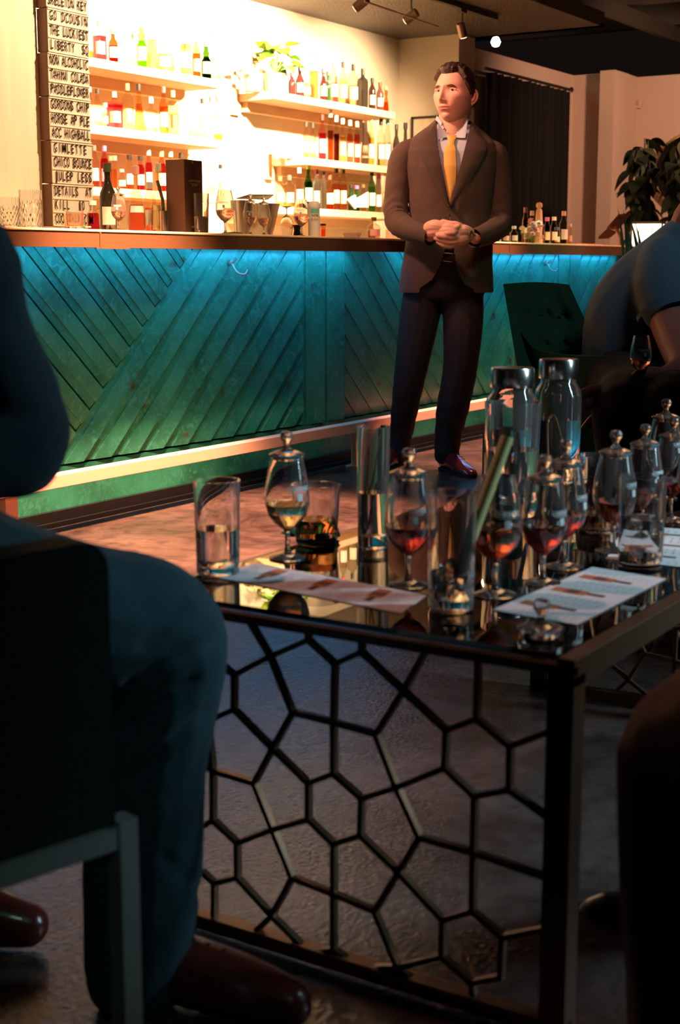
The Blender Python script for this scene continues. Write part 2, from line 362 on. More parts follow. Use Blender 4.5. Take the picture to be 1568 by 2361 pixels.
def board(poly, n, c0, c1, gap=.0062):
    """a lapped board: n = plane normal across the board, c0..c1 its two long edges"""
    poly = clip(poly, n, c1-gap); poly = clip(poly, (-n[0], -n[1]), -(c0+gap))
    if len(poly) < 3: return
    A = abs(sum(poly[i][0]*poly[(i+1) % len(poly)][1]-poly[(i+1) % len(poly)][0]*poly[i][1] for i in range(len(poly))))/2
    if A < 4e-4: return
    def yy(p):
        t = (n[0]*p[0]+n[1]*p[1]-c0)/(c1-c0); return 3.545+.014*(1-t)
    m = MB(); k = len(poly)
    V = [(x, yy((x, z)), z) for x, z in poly]+[(x, 3.60, z) for x, z in poly]
    m.add(V, [tuple(range(k)), tuple(range(k, 2*k))[::-1]]+[(i, (i+1) % k, k+(i+1) % k, k+i) for i in range(k)])
    # raised lip along the upper long edge
    lip = clip(poly, (-n[0], -n[1]), -(c0+gap+.030))
    if len(lip) >= 3:
        k = len(lip); V = [(x, yy((x, z))-.004, z) for x, z in lip]+[(x, 3.6, z) for x, z in lip]
        m.add(V, [tuple(range(k)), tuple(range(k, 2*k))[::-1]]+[(i, (i+1) % k, k+(i+1) % k, k+i) for i in range(k)])
    m.build('board', GREEN, bar, origin=BO)
L_ = math.hypot(S, 1)
def asc(x_at): return (S/L_, -1/L_), (S*x_at-.978)/L_      # line z = .978+S(x-x_at)
def desc(x_at): return (S/L_, 1/L_), (S*x_at+.978)/L_
def bay(xl, xr, mirror):
    """one herringbone bay; the main diagonal leans toward the vertical boards"""
    R0 = [(xl, PZ0), (xr, PZ0), (xr, PZ1), (xl, PZ1)]
    if not mirror:
        xm = xr-.773; n, c = asc(xm); right = clip(R0, (-n[0], -n[1]), -c); left = clip(R0, n, c)
        for k in range(0, 12): n1, a = asc(xm+.152*k); _, b = asc(xm+.152*(k+1)); board(right, n1, a, b)
        n2, _ = desc(0)
        for k in range(-12, 14): _, a = desc(xm-.927+.154*k); _, b = desc(xm-.927+.154*(k+1)); board(left, n2, a, b, .009)
    else:
        xm = xl+.775; n, c = desc(xm); left = clip(R0, n, c); right = clip(R0, (-n[0], -n[1]), -c)
        for k in range(-12, 1): n1, a = desc(xm+.152*(k-1)); _, b = desc(xm+.152*k); board(left, n1, a, b)
        n2, _ = asc(0)
        for k in range(-14, 14): _, a = asc(xm+.03+.154*k); _, b = asc(xm+.03+.154*(k+1)); board(right, n2, a, b)
bay(3.12, 5.280, False)
for a, b in ((5.280, 5.451), (5.451, 5.622), (2.78, 2.95), (2.95, 3.12), (8.03, 8.20), (8.20, 8.37)): board([(a, .21), (b, .21), (b, PZ1), (a, PZ1)], (1, 0), a, b, .003)
bay(5.622, 8.03, True)
bay(8.37, 9.143, False)
for i in range(11):
    a = 2.78+i*.578+.0; part('kick_board', GREEN, bar, lambda m: m.box((a+.003, 3.552, .055), (a+.582, 3.6, .207)), origin=BO)
# foot rail
rail = empty('foot_rail', (6, 3.43, 0), 'square copper-coloured foot rail running along the base of the green bar', 'rail'); RO = (6, 3.43, 0)
COPPER = mat('copper_paint', (.85, .52, .40), .42)
part('rail_beam', COPPER, rail, lambda m: m.box((2.6, 3.40, .165), (8.72, 3.455, .21), bev=.002), origin=RO)
for x in (ony(8, 1240, 3.47)[0], ony(811, 1080, 3.47)[0], 7.2, 8.5):
    def f(m): m.box((x-.028, 3.425, .006), (x+.028, 3.455, .166)); m.box((x-.045, 3.40, 0), (x+.045, 3.475, .006))
    part('post', COPPER, rail, f, origin=RO)
def hook(px, py, lab):
    c = ony(px, py, 3.535); h = empty('coat_hook', c, lab, 'hook', 'hooks under the bar top')
    BR = mat('aged_nickel', (.50, .40, .34), .45, .8)
    part('hook_plate', BR, h, lambda m: m.lathe([(.0, -.004), (.013, -.004), (.013, .004), (0, .004)], 14, c=(0, 0, 0)))
    h.children[0].rotation_euler = (math.pi/2, 0, 0)
    part('hook_arm', BR, h, lambda m: (m.tube(catmull([(0, -.005, .0), (.004, -.02, -.03), (.014, -.035, -.045), (.032, -.05, -.045), (.042, -.055, -.028)], 4), .0045, 8),
         m.tube(catmull([(0, -.005, .0), (0, -.022, .008), (.001, -.028, .022)], 3), .0045, 8)), smooth=True)
hook(532, 606, 'small bent metal hook on the green boards left of the two upright boards')
hook(1260, 607, 'small bent metal hook on the blue boards above the green velvet chair')
# shelves on the back wall
SHW = mat('pale_pine_shelf', (.82, .60, .40), .5, var=.12, vscale=5, stretch=(1, 8, 8))
def shelf(x0, x1, z, lab, th=.045, left=False):
    s_ = empty('wall_shelf', (x0, 5.5, z), lab, 'shelf', 'shelves on the back bar wall'); O = (x0, 5.5, z)
    part('shelf_board', SHW, s_, lambda m: m.box((x0, 5.20, z-th), (x1, 5.498, z), bev=.002), origin=O)
    part('wall_cleat', SHW, s_, lambda m: m.box((x0+.05, 5.44, z-th-.06), (x1-.05, 5.498, z-th)), origin=O)
    if left: part('end_bracket', SHW, s_, lambda m: m.box((x0-.06, 5.47, z-.13), (x0+.02, 5.499, z+.03)), origin=O)
xr0 = ony(198, 132, 5.2)[0]-.5
SH = {}
def shz(x, y): return ony(x, y, 5.2)[2]
SH['A1'] = 1.981; SH['A2'] = 1.642; SH['A3'] = 1.325
SH['B1'] = 1.975; SH['B2'] = 1.60; SH['B3'] = shz(745, 482)
shelf(4.9, ony(513, 185, 5.2)[0], SH['A1'], 'pine shelf with bottles, topmost of the three behind the menu board')
shelf(4.9, ony(520, 325, 5.2)[0], SH['A2'], 'pine shelf with bottles, middle of the three behind the menu board')
shelf(4.9, ony(520, 424, 5.2)[0], SH['A3'], 'pine shelf, lowest of the three, partly behind the tall black carton')
shelf(ony(632, 208, 5.2)[0], ony(912, 262, 5.2)[0], SH['B1'], 'pine shelf holding a potted plant and bottles, upper right of the back wall', left=True)
shelf(ony(708, 352, 5.2)[0], ony(935, 395, 5.2)[0], SH['B2'], 'middle pine shelf on the right, just left of the man in the suit', left=True)
shelf(ony(600, 455, 5.2)[0], ony(935, 508, 5.2)[0], SH['B3'], 'lowest pine shelf on the right, behind the white tub')
struct('trim_back_counter', lambda m: m.box((4.9, 5.0, .88), (9.4, 5.49, .92)), SHW)

# ================================================================== BOTTLES
CAPM = lambda c: mat('cap_'+ckey(c), c, .4)
LABM = lambda c: mat('label_'+ckey(c), c, .6)
def prof_of(kind, H, R):
    n = .30*R if kind in ('square', 'squat', 'round', 'jug') else .33*R
    n = max(n, .011)
    if kind == 'std': P = [(R*.9, 0), (R, .01), (R, .60*H), (R*.9, .66*H), (n*1.25, .76*H), (n, .80*H), (n, .96*H)]
    elif kind == 'wine': P = [(R*.92, 0), (R, .01), (R, .50*H), (R*.93, .57*H), (R*.6, .66*H), (n*1.1, .74*H), (n, .8*H), (n*1.15, .96*H)]
    elif kind == 'square': P = [(R*.95, 0), (R, .008), (R, .68*H), (R*.9, .73*H), (n*1.2, .78*H), (n, .81*H), (n, .94*H)]
    elif kind == 'squat': P = [(R*.9, 0), (R, .01), (R*1.02, .5*H), (R*.9, .62*H), (n*1.2, .70*H), (n, .74*H), (n, .92*H)]
    elif kind == 'cone': P = [(R*.96, 0), (R, .01), (R*.97, .12*H), (R*.42, .68*H), (n*1.1, .74*H), (n, .95*H)]
    elif kind == 'slim': P = [(R*.9, 0), (R, .01), (R, .66*H), (R*.8, .71*H), (n*1.1, .76*H), (n, .95*H)]
    elif kind == 'onion': P = [(R*.8, 0), (R, .06*H), (R, .22*H), (R*.8, .42*H), (R*.42, .62*H), (n*1.1, .72*H), (n, .96*H)]
    elif kind == 'neck': P = [(R*.9, 0), (R, .01), (R, .50*H), (R*.72, .56*H), (n*1.5, .63*H), (n*2.0, .70*H), (n*1.3, .76*H), (n*1.1, .96*H)]
    else: P = [(R*.8, 0), (R, .03*H), (R, .55*H), (n, .75*H), (n, .95*H)]
    return P
def rad_at(P, z):
    for (r0, z0), (r1, z1) in zip(P[:-1], P[1:]):
        if z0 <= z <= z1: return r0+(r1-r0)*(z-z0)/max(z1-z0, 1e-6)
    return P[-1][0]
CLR = (.93, .86, .75)
def bottle(c, H, R, kind, glass, liq, frac, lab, cap, label, group, cat='bottle', lz=(.16, .46), name='bottle', yaw=0):
    root = empty(name, c, label, cat, group, yaw)
    P = prof_of(kind, H, R); sq = 5 if kind in ('square',) else None; seg = 20
    dark = max(glass) < .2
    gm = mat('dark_glass_'+ckey(glass), glass, .08) if dark else thin('bottle_glass_'+ckey(glass), glass)
    part('bottle_body', gm, root, lambda m: m.lathe(P, seg, sq=sq), smooth=True)
    if liq and not dark:
        zt = frac*H; Q = [(max(r-.0025, .004), max(z, .006)) for r, z in P if z < zt]; Q.append((max(rad_at(P, zt)-.0025, .004), zt))
        part('liquid', thin('spirit_'+ckey(liq), liq, .05), root, lambda m: m.lathe(Q, seg, sq=sq), smooth=True)
    if lab:
        z0, z1 = lz[0]*H, lz[1]*H; m = MB(); V = []; Fc = []; K = 9
        ad = math.atan2(-FH[1], -FH[0])-yaw+.25
        for z in (z0, z1):
            for k in range(K):
                a = ad+(k/(K-1)-.5)*1.7; x, y = math.cos(a), math.sin(a); q = 1
                if sq: q = 1/((abs(x)**sq+abs(y)**sq)**(1/sq))
                rr = rad_at(P, z)+.0012; V.append((rr*x*q, rr*y*q, z))
        Fc = [(k, k+1, K+k+1, K+k) for k in range(K-1)]
        m.add(V, Fc); m.build('label_paper', LABM(lab), root, smooth=True)
    if cap:
        n = P[-1][0]*1.18; h0 = P[-1][1]-.09*H
        part('cap', CAPM(cap), root, lambda m: m.lathe([(n, h0), (n, H*.995), (n*.9, H)], 14), smooth=True)
    return root
BK = (.02, .02, .02); WH = (.92, .9, .86); YL = (.9, .78, .35); AMB = (.95, .42, .12); MAG = (.80, .25, .36); PNK = (.95, .58, .58)
DG = (.015, .05, .015); GR = (.5, .78, .25); TEAL = (.1, .6, .55); RED = (.55, .1, .1); CORK = (.45, .22, .1); BLU = (.08, .2, .6); GOLD = (.85, .6, .2)
PALE = (.97, .82, .5); DRD = (.045, .010, .012); PK2 = (.93, .55, .42)
# shelf bottles: centre x, width, top y, kind, glass, liquid, fill, label, cap, description
def row(rows, z, depth, where, group):
    n = len(rows)
    for i, (cx, wd, ty, kind, gl, lq, fr, lb, cp, txt) in enumerate(rows):
        base = None
        # x from the photo column at this depth
        p = ony(cx, 300, depth); hd = float((p-CAM)@FH); top = ony(cx, ty, depth)[2]
        R = wd*hd/3345/2*.97; H = max(top-z, .05)
        where_i = where[i] if isinstance(where, list) else where
        lab = txt+' '+where_i
        bottle((p[0], depth+rnd.uniform(-.004, .004), z), H, R, kind, gl, lq, fr, lb, cp, lab, group, yaw=rnd.uniform(-.2, .2))
ORD = ['first', 'second', 'third', 'fourth', 'fifth', 'sixth', 'seventh', 'eighth', 'ninth', 'tenth', 'eleventh', 'twelfth', 'thirteenth', 'fourteenth', 'fifteenth']
def places(n, s): return [', %s from left, %s' % (ORD[i], s) for i in range(n)]
A1 = [(209, 23, 22, 'std', CLR, AMB, .45, (.95, .85, .6), (.9, .5, .25), 'clear bottle with amber spirit and cream label'),
 (236, 27, 46, 'square', (.92, .65, .6), MAG, .6, WH, (.9, .45, .3), 'square rose bottle with white label'),
 (266, 22, 66, 'squat', (.55, .2, .1), (.5, .15, .05), .5, (.9, .8, .7), (.7, .35, .2), 'brown bottle with pale band'),
 (299, 28, 57, 'std', (.97, .95, .9), (.97, .9, .75), .5, WH, (.85, .7, .5), 'washed-out clear bottle with white label'),
 (330, 24, 52, 'neck', GR, (.3, .6, .1), .6, (.85, .6, .55), (.75, .6, .5), 'bright green bottle with pinkish label'),
 (354, 24, 47, 'std', (.95, .9, .55), (.95, .9, .5), .6, None, (.9, .85, .7), 'pale yellow bottle without label'),
 (382, 31, 91, 'squat', CLR, (.95, .8, .4), .55, (.95, .85, .5), (.6, .45, .25), 'short amber decanter with yellow label'),
 (410, 24, 57, 'std', CLR, (.96, .9, .8), .4, WH, (.9, .75, .5), 'tall clear bottle with white label'),
 (433, 24, 57, 'square', CLR, (.92, .55, .4), .62, WH, (.9, .8, .65), 'tall square bottle with white label under an orange band'),
 (456, 20, 86, 'std', (.8, .45, .25), (.7, .3, .15), .6, (.8, .5, .3), (.95, .85, .7), 'slim brown bottle'),
 (479, 24, 96, 'neck', (.12, .22, .05), (.08, .15, .02), .6, (.93, .85, .5), (.85, .4, .35), 'dark green bottle with yellow label and pink cap'),
 (501, 23, 79, 'std', (.97, .93, .75), PALE, .5, (.95, .85, .55), (.35, .3, .7), 'clear bottle with yellow label and blue neck band')]
row(A1, SH['A1'], 5.26, places(len(A1), 'top left shelf'), 'bottles on the top left shelf')
A2 = [(207, 18, 201, 'std', CLR, (.95, .85, .7), .5, WH, (.9, .6, .4), 'white-labelled clear bottle'),
 (227, 20, 205, 'std', CLR, PNK, .25, WH, BK, 'white-labelled bottle with black cap and pink base'),
 (243, 14, 238, 'squat', CLR, PK2, .6, (.9, .7, .6), (.8, .5, .4), 'small pinkish bottle'),
 (266, 32, 212, 'square', (.93, .72, .66), MAG, .66, YL, (.92, .85, .6), 'wide square magenta bottle with yellow label'),
 (296, 22, 193, 'square', CLR, (.93, .75, .5), .5, (.8, .55, .3), CORK, 'clear bottle with brown cork and patterned label'),
 (321, 28, 194, 'cone', (.95, .78, .55), (.93, .6, .4), .6, None, BK, 'cone-shaped amber decanter with black stopper'),
 (350, 30, 224, 'squat', CLR, (.95, .7, .6), .3, WH, (.95, .9, .8), 'broad clear bottle with white label'),
 (378, 22, 200, 'std', (.95, .7, .5), (.9, .5, .3), .6, (.95, .8, .65), (.25, .06, .06), 'amber bottle with dark red cap'),
 (400, 20, 209, 'square', CLR, (.93, .75, .45), .5, (.12, .09, .05), (.35, .25, .15), 'clear bottle with black diagonal label'),
 (421, 21, 232, 'std', (.9, .97, .9), (.8, .93, .88), .6, (.65, .92, .85), (.8, .6, .5), 'bottle with pale turquoise label'),
 (446, 24, 226, 'std', CLR, (.95, .8, .5), .25, (.93, .85, .4), TEAL, 'clear bottle with teal cap and yellow label'),
 (468, 20, 227, 'std', CLR, (.95, .85, .5), .5, (.95, .87, .45), BK, 'clear bottle with black cap and yellow label'),
 (488, 17, 223, 'std', CLR, (.95, .85, .6), .3, WH, RED, 'slim clear bottle with red cap'),
 (505, 20, 221, 'wine', (.85, .9, .4), (.8, .85, .35), .4, WH, (.8, .2, .15), 'yellow-green wine bottle with red capsule')]
row(A2, SH['A2'], 5.26, places(len(A2), 'middle left shelf'), 'bottles on the middle left shelf')
A3 = [(215, 23, 335, 'std', (.92, .8, .7), (.85, .5, .5), .4, (.15, .45, .45), (.1, .1, .08), 'bottle with teal label and dark cap'),
 (238, 21, 336, 'std', (.9, .5, .55), MAG, .7, (.75, .25, .35), (.75, .15, .3), 'magenta bottle with pink cap'),
 (251, 12, 360, 'slim', CLR, (.9, .5, .35), .6, None, (.5, .2, .12), 'narrow bottle with rust-brown cap'),
 (263, 12, 359, 'slim', CLR, (.95, .6, .4), .6, None, (.7, .35, .2), 'narrow bottle with orange-brown cap'),
 (279, 20, 390, 'round', CLR, (.9, .6, .45), .5, (.95, .8, .6), (.85, .6, .4), 'round-shouldered clear bottle'),
 (297, 19, 357, 'std', CLR, (.9, .5, .4), .3, WH, BK, 'white-labelled bottle with tall black cap'),
 (322, 20, 359, 'std', (.93, .65, .65), MAG, .75, WH, BK, 'magenta bottle with white label and black cap'),
 (342, 18, 346, 'std', (.93, .65, .68), MAG, .7, (.9, .75, .7), (.9, .45, .5), 'pink-capped bottle with dark rose spirit'),
 (371, 22, 349, 'std', (.9, .6, .5), MAG, .7, (.95, .85, .5), (.45, .7, .2), 'bottle with green cap and yellow label'),
 (391, 16, 350, 'std', CLR, (.9, .5, .4), .6, WH, (.3, .6, .5), 'bottle with turquoise cap, half behind the black carton'),
 (417, 18, 353, 'std', CLR, (.9, .6, .4), .5, WH, BK, 'bottle with black cap, mostly behind the black carton'),
 (437, 16, 355, 'std', CLR, (.9, .6, .4), .5, WH, (.85, .6, .4), 'tan-capped bottle, mostly behind the black carton'),
 (483, 24, 381, 'cone', CLR, (.95, .85, .6), .3, None, (.3, .25, .2), 'clear conical bottle right of the black carton'),
 (506, 14, 379, 'slim', CLR, (.95, .9, .7), .3, (.3, .3, .15), BK, 'slim bottle with banded black cap')]
row(A3, SH['A3'], 5.26, places(len(A3), 'lowest left shelf'), 'bottles on the lowest left shelf')
B1 = [(673, 17, 166, 'squat', DRD, None, 0, None, (.2, .05, .03), 'dark red bottle beside the silver plant pot'),
 (691, 20, 154, 'round', DRD, None, 0, WH, BK, 'dark red bottle with round white label and black cap'),
 (708, 17, 170, 'std', CLR, (.95, .85, .7), .6, WH, (.9, .8, .6), 'clear bottle left of the tall decanter'),
 (724, 20, 113, 'slim', CLR, (.9, .55, .35), .56, None, (.85, .65, .4), 'tallest clear decanter with amber spirit'),
 (745, 18, 158, 'wine', DRD, None, 0, (.95, .85, .65), (.5, .08, .1), 'dark red bottle with white label'),
 (757, 12, 165, 'wine', DG, None, 0, None, (.1, .05, .03), 'slim black-green bottle'),
 (771, 20, 144, 'std', CLR, (.9, .6, .6), .5, (.95, .8, .75), (.85, .6, .35), 'clear bottle with tan cap'),
 (791, 20, 143, 'std', CLR, (.95, .8, .65), .6, WH, (.55, .05, .08), 'clear bottle with dark red cap'),
 (814, 23, 148, 'square', CLR, (.9, .85, .7), .5, (.8, .72, .55), BK, 'square clear bottle with black stopper'),
 (837, 21, 158, 'square', (.03, .025, .02), None, 0, None, (.03, .02, .02), 'big black square-shouldered bottle'),
 (857, 17, 180, 'std', (.05, .02, .015), None, 0, (.95, .85, .75), BK, 'black bottle with white label'),
 (875, 17, 190, 'std', (.12, .05, .04), None, 0, (.65, .75, .8), (.15, .05, .04), 'brown bottle with pale blue label'),
 (890, 13, 200, 'onion', (.75, .55, .25), AMB, .4, None, GOLD, 'small knobbly gold bottle')]
row(B1, SH['B1'], 5.26, places(len(B1), 'upper right shelf'), 'bottles on the upper right shelf')
B2 = [(705, 15, 280, 'slim', CLR, (.95, .8, .5), .5, (.95, .85, .6), BK, 'slim clear bottle with black cap'),
 (721, 15, 283, 'slim', CLR, (.95, .8, .5), .5, (.95, .85, .6), BK, 'slim clear bottle with black cap'),
 (744, 19, 264, 'std', (.95, .7, .65), MAG, .6, (.9, .6, .6), (.08, .02, .02), 'pink bottle with dark cap'),
 (762, 15, 254, 'slim', CLR, (.55, .25, .12), .6, None, (.85, .75, .6), 'tall slim clear bottle with brown spirit'),
 (776, 15, 266, 'slim', CLR, (.25, .08, .05), .6, None, (.9, .8, .65), 'slim clear bottle with dark spirit'),
 (791, 16, 273, 'std', CLR, (.95, .8, .45), .6, (.95, .88, .6), (.9, .8, .6), 'clear bottle with cream label'),
 (808, 16, 277, 'std', CLR, (.9, .5, .4), .7, (.95, .65, .5), (.9, .8, .65), 'bottle with orange-pink spirit'),
 (823, 16, 280, 'std', CLR, (.88, .35, .35), .7, (.95, .65, .5), (.9, .8, .65), 'bottle with rose spirit'),
 (840, 19, 283, 'onion', (.05, .03, .02), None, 0, (.3, .2, .12), BK, 'dark bulbous bottle with etched front'),
 (855, 15, 275, 'std', (.95, .85, .6), PALE, .6, WH, GOLD, 'bottle with gold cap and white label'),
 (878, 18, 274, 'std', CLR, (.95, .85, .6), .5, WH, BK, 'clear bottle with black cap and white label'),
 (893, 15, 271, 'std', CLR, (.9, .9, .95), .5, (.9, .88, .85), (.1, .35, .7), 'clear bottle with bright blue cap'),
 (913, 17, 287, 'round', (.04, .03, .02), None, 0, (.95, .9, .8), BK, 'squat black bottle with white label'),
 (934, 14, 283, 'wine', (.04, .03, .02), None, 0, None, BK, 'black bottle nearest the suited man')]
row(B2, SH['B2'], 5.26, places(len(B2), 'middle right shelf'), 'bottles on the middle right shelf')
B3 = [(644, 22, 407, 'square', CLR, (.95, .8, .5), .4, (.95, .85, .65), (.2, .1, .05), 'clear square bottle with gold crest label'),
 (667, 22, 404, 'square', CLR, (.95, .8, .5), .4, (.95, .85, .65), (.35, .1, .1), 'clear square bottle with red-brown cap'),
 (689, 20, 387, 'std', CLR, (.95, .9, .7), .5, (.97, .93, .8), (.95, .85, .65), 'white-necked clear bottle'),
 (710, 22, 377, 'wine', (.2, .5, .08), (.15, .4, .05), .6, (.85, .75, .3), (.3, .5, .1), 'bright green wine bottle with yellow label'),
 (730, 17, 391, 'square', (.03, .03, .02), None, 0, (.7, .55, .45), (.2, .05, .1), 'black bottle with pale lettered label'),
 (745, 14, 396, 'square', (.04, .03, .02), None, 0, None, (.05, .03, .03), 'black square bottle without label'),
 (759, 20, 400, 'squat', (.95, .75, .55), AMB, .5, (.95, .7, .5), (.2, .08, .05), 'ornate amber bottle'),
 (775, 17, 383, 'square', CLR, PK2, .6, (.93, .55, .45), BK, 'square peach bottle with black cap'),
 (792, 17, 385, 'square', CLR, PK2, .6, (.95, .72, .5), (.05, .12, .05), 'square peach bottle with dark green cap'),
 (809, 15, 426, 'wine', DG, None, 0, None, (.05, .03, .03), 'small dark green bottle'),
 (823, 15, 428, 'wine', DG, None, 0, None, (.5, .2, .5), 'small dark bottle with violet cap'),
 (838, 14, 425, 'std', CLR, PALE, .5, WH, (.2, .15, .05), 'clear bottle behind the white folded card'),
 (858, 18, 392, 'std', (.55, .8, .5), (.6, .85, .5), .6, WH, BK, 'green bottle with tall white label'),
 (874, 16, 400, 'std', CLR, (.95, .9, .85), .5, WH, (.85, .1, .45), 'clear bottle with hot pink cap'),
 (889, 15, 393, 'std', CLR, (.95, .9, .7), .5, WH, (.9, .7, .2), 'clear bottle with yellow cap beside the suit sleeve')]
row(B3, SH['B3'], 5.26, places(len(B3), 'lowest right shelf'), 'bottles on the lowest right shelf')
# a row of back stock behind the three left shelves' fronts is not seen; folded card on the lowest right shelf
cdp = [ony(x, y, 5.215) for x, y in [(802, 461), (820, 449), (822, 459), (850, 443), (850, 478), (822, 478), (820, 482)]]
c = tag(part('folded_card', mat('white_card', (.93, .9, .85), .5), None, lambda m: m.prism(cdp, (0, 1, 0), .012), origin=cdp[0]), 'white double-arrow shaped card standing among dark bottles on the lowest right shelf', 'card')

# ------------------------------------------------------------------ plants on the upper right shelf
def leaf_mesh(name, L, W, m_, curl=.3):
    m = MB(); V = []; n = 6
    for i in range(n+1):
        t = i/n; w_ = W*math.sin(math.pi*min(t**.75, .985))*(.5 if i else .1); z = -curl*L*t*t
        V += [(t*L, -w_, z+.12*w_), (t*L, 0, z-.03*L*math.sin(math.pi*t)), (t*L, w_, z+.12*w_)]
    Fc = []
    for i in range(n): a = i*3; Fc += [(a, a+1, a+4, a+3), (a+1, a+2, a+5, a+4)]
    m.add(V, Fc); o = m.build(name, m_, smooth=True, ang=80); me = o.data; bpy.data.objects.remove(o); return me
def potted(root_c, lab, potmat, leafmats, R, Hp, leaves, spread, L, W, seedn, name='potted_plant', up=.6):
    r_ = random.Random(seedn); root = empty(name, root_c, lab, 'plant')
    part('pot', potmat, root, lambda m: m.lathe([(R*.72, 0), (R*.8, .004), (R, Hp), (R*1.04, Hp), (R*1.04, Hp-.008), (R*.9, Hp-.012), (.0, Hp-.014)], 24), smooth=True)
    part('soil', mat('soil', (.05, .03, .02), .9), root, lambda m: m.lathe([(0, Hp-.012), (R*.9, Hp-.010), (R*.9, Hp-.02), (0, Hp-.02)], 16))
    mes = [leaf_mesh('leaf', L, W, lm, .35) for lm in leafmats]
    st = MB()
    for k in range(leaves):
        a = r_.uniform(0, 2*math.pi); e = r_.uniform(.1, 1); rr = spread*r_.uniform(.15, 1)
        top = np.array([rr*math.cos(a), rr*math.sin(a), Hp+up*spread*(1-e*.9)+.02])
        st.tube(catmull([(0, 0, Hp-.02), (rr*.4*math.cos(a), rr*.4*math.sin(a), Hp+(top[2]-Hp)*.7), top], 3), .0025, 5)
        o = bpy.data.objects.new('leaf', mes[k % len(mes)]); COL.objects.link(o); o.parent = root; o.location = top
        s_ = r_.uniform(.7, 1.15); o.scale = (s_,)*3; o.rotation_euler = (r_.uniform(-.5, .5), r_.uniform(-.7, .5), a+r_.uniform(-.5, .5))
    st.build('stems', mat('stem', (.25, .4, .08), .6), root, smooth=True)
    return root
p = ony(641, 300, 5.30); POTZ = SH['B1']
potted((p[0], 5.32, POTZ), 'bright green leafy plant in a silver pot on the upper right shelf', mat('silver_pot', (.40, .34, .28), .35, .5),
       [mat('lime_leaf', (.20, .34, .02), .5), mat('green_leaf', (.07, .19, .015), .5)], .085, .125, 26, .11, .10, .085, 3, up=1.5)
p = ony(598, 300, 5.36)
potted((p[0]-.10, 5.33, POTZ+.0), 'pale washed-out plant in a white pot left of the silver pot', mat('white_pot', (.9, .85, .75), .4),
       [mat('overexposed_leaf', (.8, .78, .5), .5)], .06, .10, 14, .08, .08, .06, 5, up=.8)  # overexposure painted into the leaf colour of this plant
# stacked cups on the middle right shelf
for i in range(4):
    x = ony(652+i*13, 330, 5.3)[0]
    t = empty('cup_stack', (x, 5.33, SH['B2']), 'pale stack of cups, %s from left on the middle right shelf' % ORD[i], 'cups', 'cup stacks on the middle right shelf')
    for k in range(3):
        part('cup', mat('white_cup', (.93, .9, .84), .4), t, lambda m: m.lathe([(.020, 0), (.026, .07), (.024, .07), (.018, .004), (0, .004)], 14), smooth=True).location = (0, 0, k*.03)

# ================================================================== COUNTER TOP THINGS (near side)
CT = 1.038
def cpos(px, Y=3.46): p = ony(px, 500, Y); return np.array([p[0], Y, CT]), float((p-CAM)@FH)
def ctop(px, py, Y=3.46): return ony(px, py, Y)[2]-CT
# cut-glass tumblers
def tumbler(c, R, H, lab, name='tumbler', cut=0, group=None, cat='glass', wall=.003, base=.012, ribs=0, glass=None, liq=None, lh=0, taper=.94, lmat=None):
    root = empty(name, c, lab, cat, group)
    gm = glass or GLASS
    seg = 36
    def prof(m):
        V = []; Fc = []
        outer = [(R*taper*.92, 0), (R*taper, .003)]+[(R*taper+(R-R*taper)*k/8, .003+(H-.003)*k/8) for k in range(1, 9)]
        inner = [(R-wall, H), (R*taper-wall, base), (R*.5, base-.001), (0.0005, base-.001)]
        P = [(0.0005, 0)]+outer+inner
        for i, (r, z) in enumerate(P):
            for k in range(seg):
                a = 2*math.pi*k/seg; q = 1
                if cut and 1 < i < 8: q = 1-.045*((k+(i % 2)) % 2)
                if ribs and 1 <= i <= 5: q = 1-.03*(k % 2)
                V.append((r*q*math.cos(a), r*q*math.sin(a), z))
        for i in range(len(P)-1): Fc += [(i*seg+k, i*seg+(k+1) % seg, (i+1)*seg+(k+1) % seg, (i+1)*seg+k) for k in range(seg)]
        m.add(V, Fc)
    part('glass_body', gm, root, prof, smooth=not cut, ang=60 if not ribs else 25)
    if lh:
        part('liquid', lmat or WATER, root, lambda m: m.lathe([(.0005, base+.0002), (R*taper-wall+.0004, base+.0002), (R*taper+(R-R*taper)*lh/H-wall+.0004, lh), (.0005, lh)], 36), smooth=True)
    return root
CUT = GLASS
for px, w_, ty, lab in ((22, 52, 455, 'short cut-crystal tumbler at the left end of the bar top'), (71, 52, 438, 'tall cut-crystal tumbler on the bar, left of the lettered menu board')):
    c, hd = cpos(px, 3.5); tumbler(c, w_*hd/3340/2, ctop(px, ty, 3.5), lab, 'cut_tumbler', cut=1, glass=CUT)
c, hd = cpos(170, 3.42); tumbler(c, 45*hd/3340/2, ctop(170, 487, 3.42), 'small rocks glass of peach-coloured drink in front of the menu board', 'rocks_glass', lh=.055, lmat=thin('peach_drink', (.97, .75, .5)))
c, hd = cpos(196, 3.40)
g = empty('mint_sprig', c, 'tiny green sprig lying on the bar right of the peach drink', 'garnish')
lm = leaf_mesh('leaf', .03, .02, mat('mint', (.1, .5, .1), .5))
for k in range(4):
    o = bpy.data.objects.new('leaf', lm); COL.objects.link(o); o.parent = g; o.rotation_euler = (.2, -.3, k*1.5); o.location = (0, 0, .008)
def cbot(px, w_, ty, kind, gl, lq, fr, lb, cp, lab, Y=3.5, **k):
    c, hd = cpos(px, Y); return bottle(c, ctop(px, ty, Y), w_*hd/3340/2, kind, gl, lq, fr, lb, cp, lab, 'bottles on the bar top', **k)
cbot(215, 31, 463, 'round', CLR, (.75, .2, .35), .6, None, (.9, .8, .7), 'short round bottle of purple liqueur on the bar beside the menu board')
cbot(250, 38, 376, 'wine', (.012, .012, .008), None, 0, (.9, .5, .4), (.03, .04, .02), 'tall black wine bottle with pink label on the bar', lz=(.1, .36))
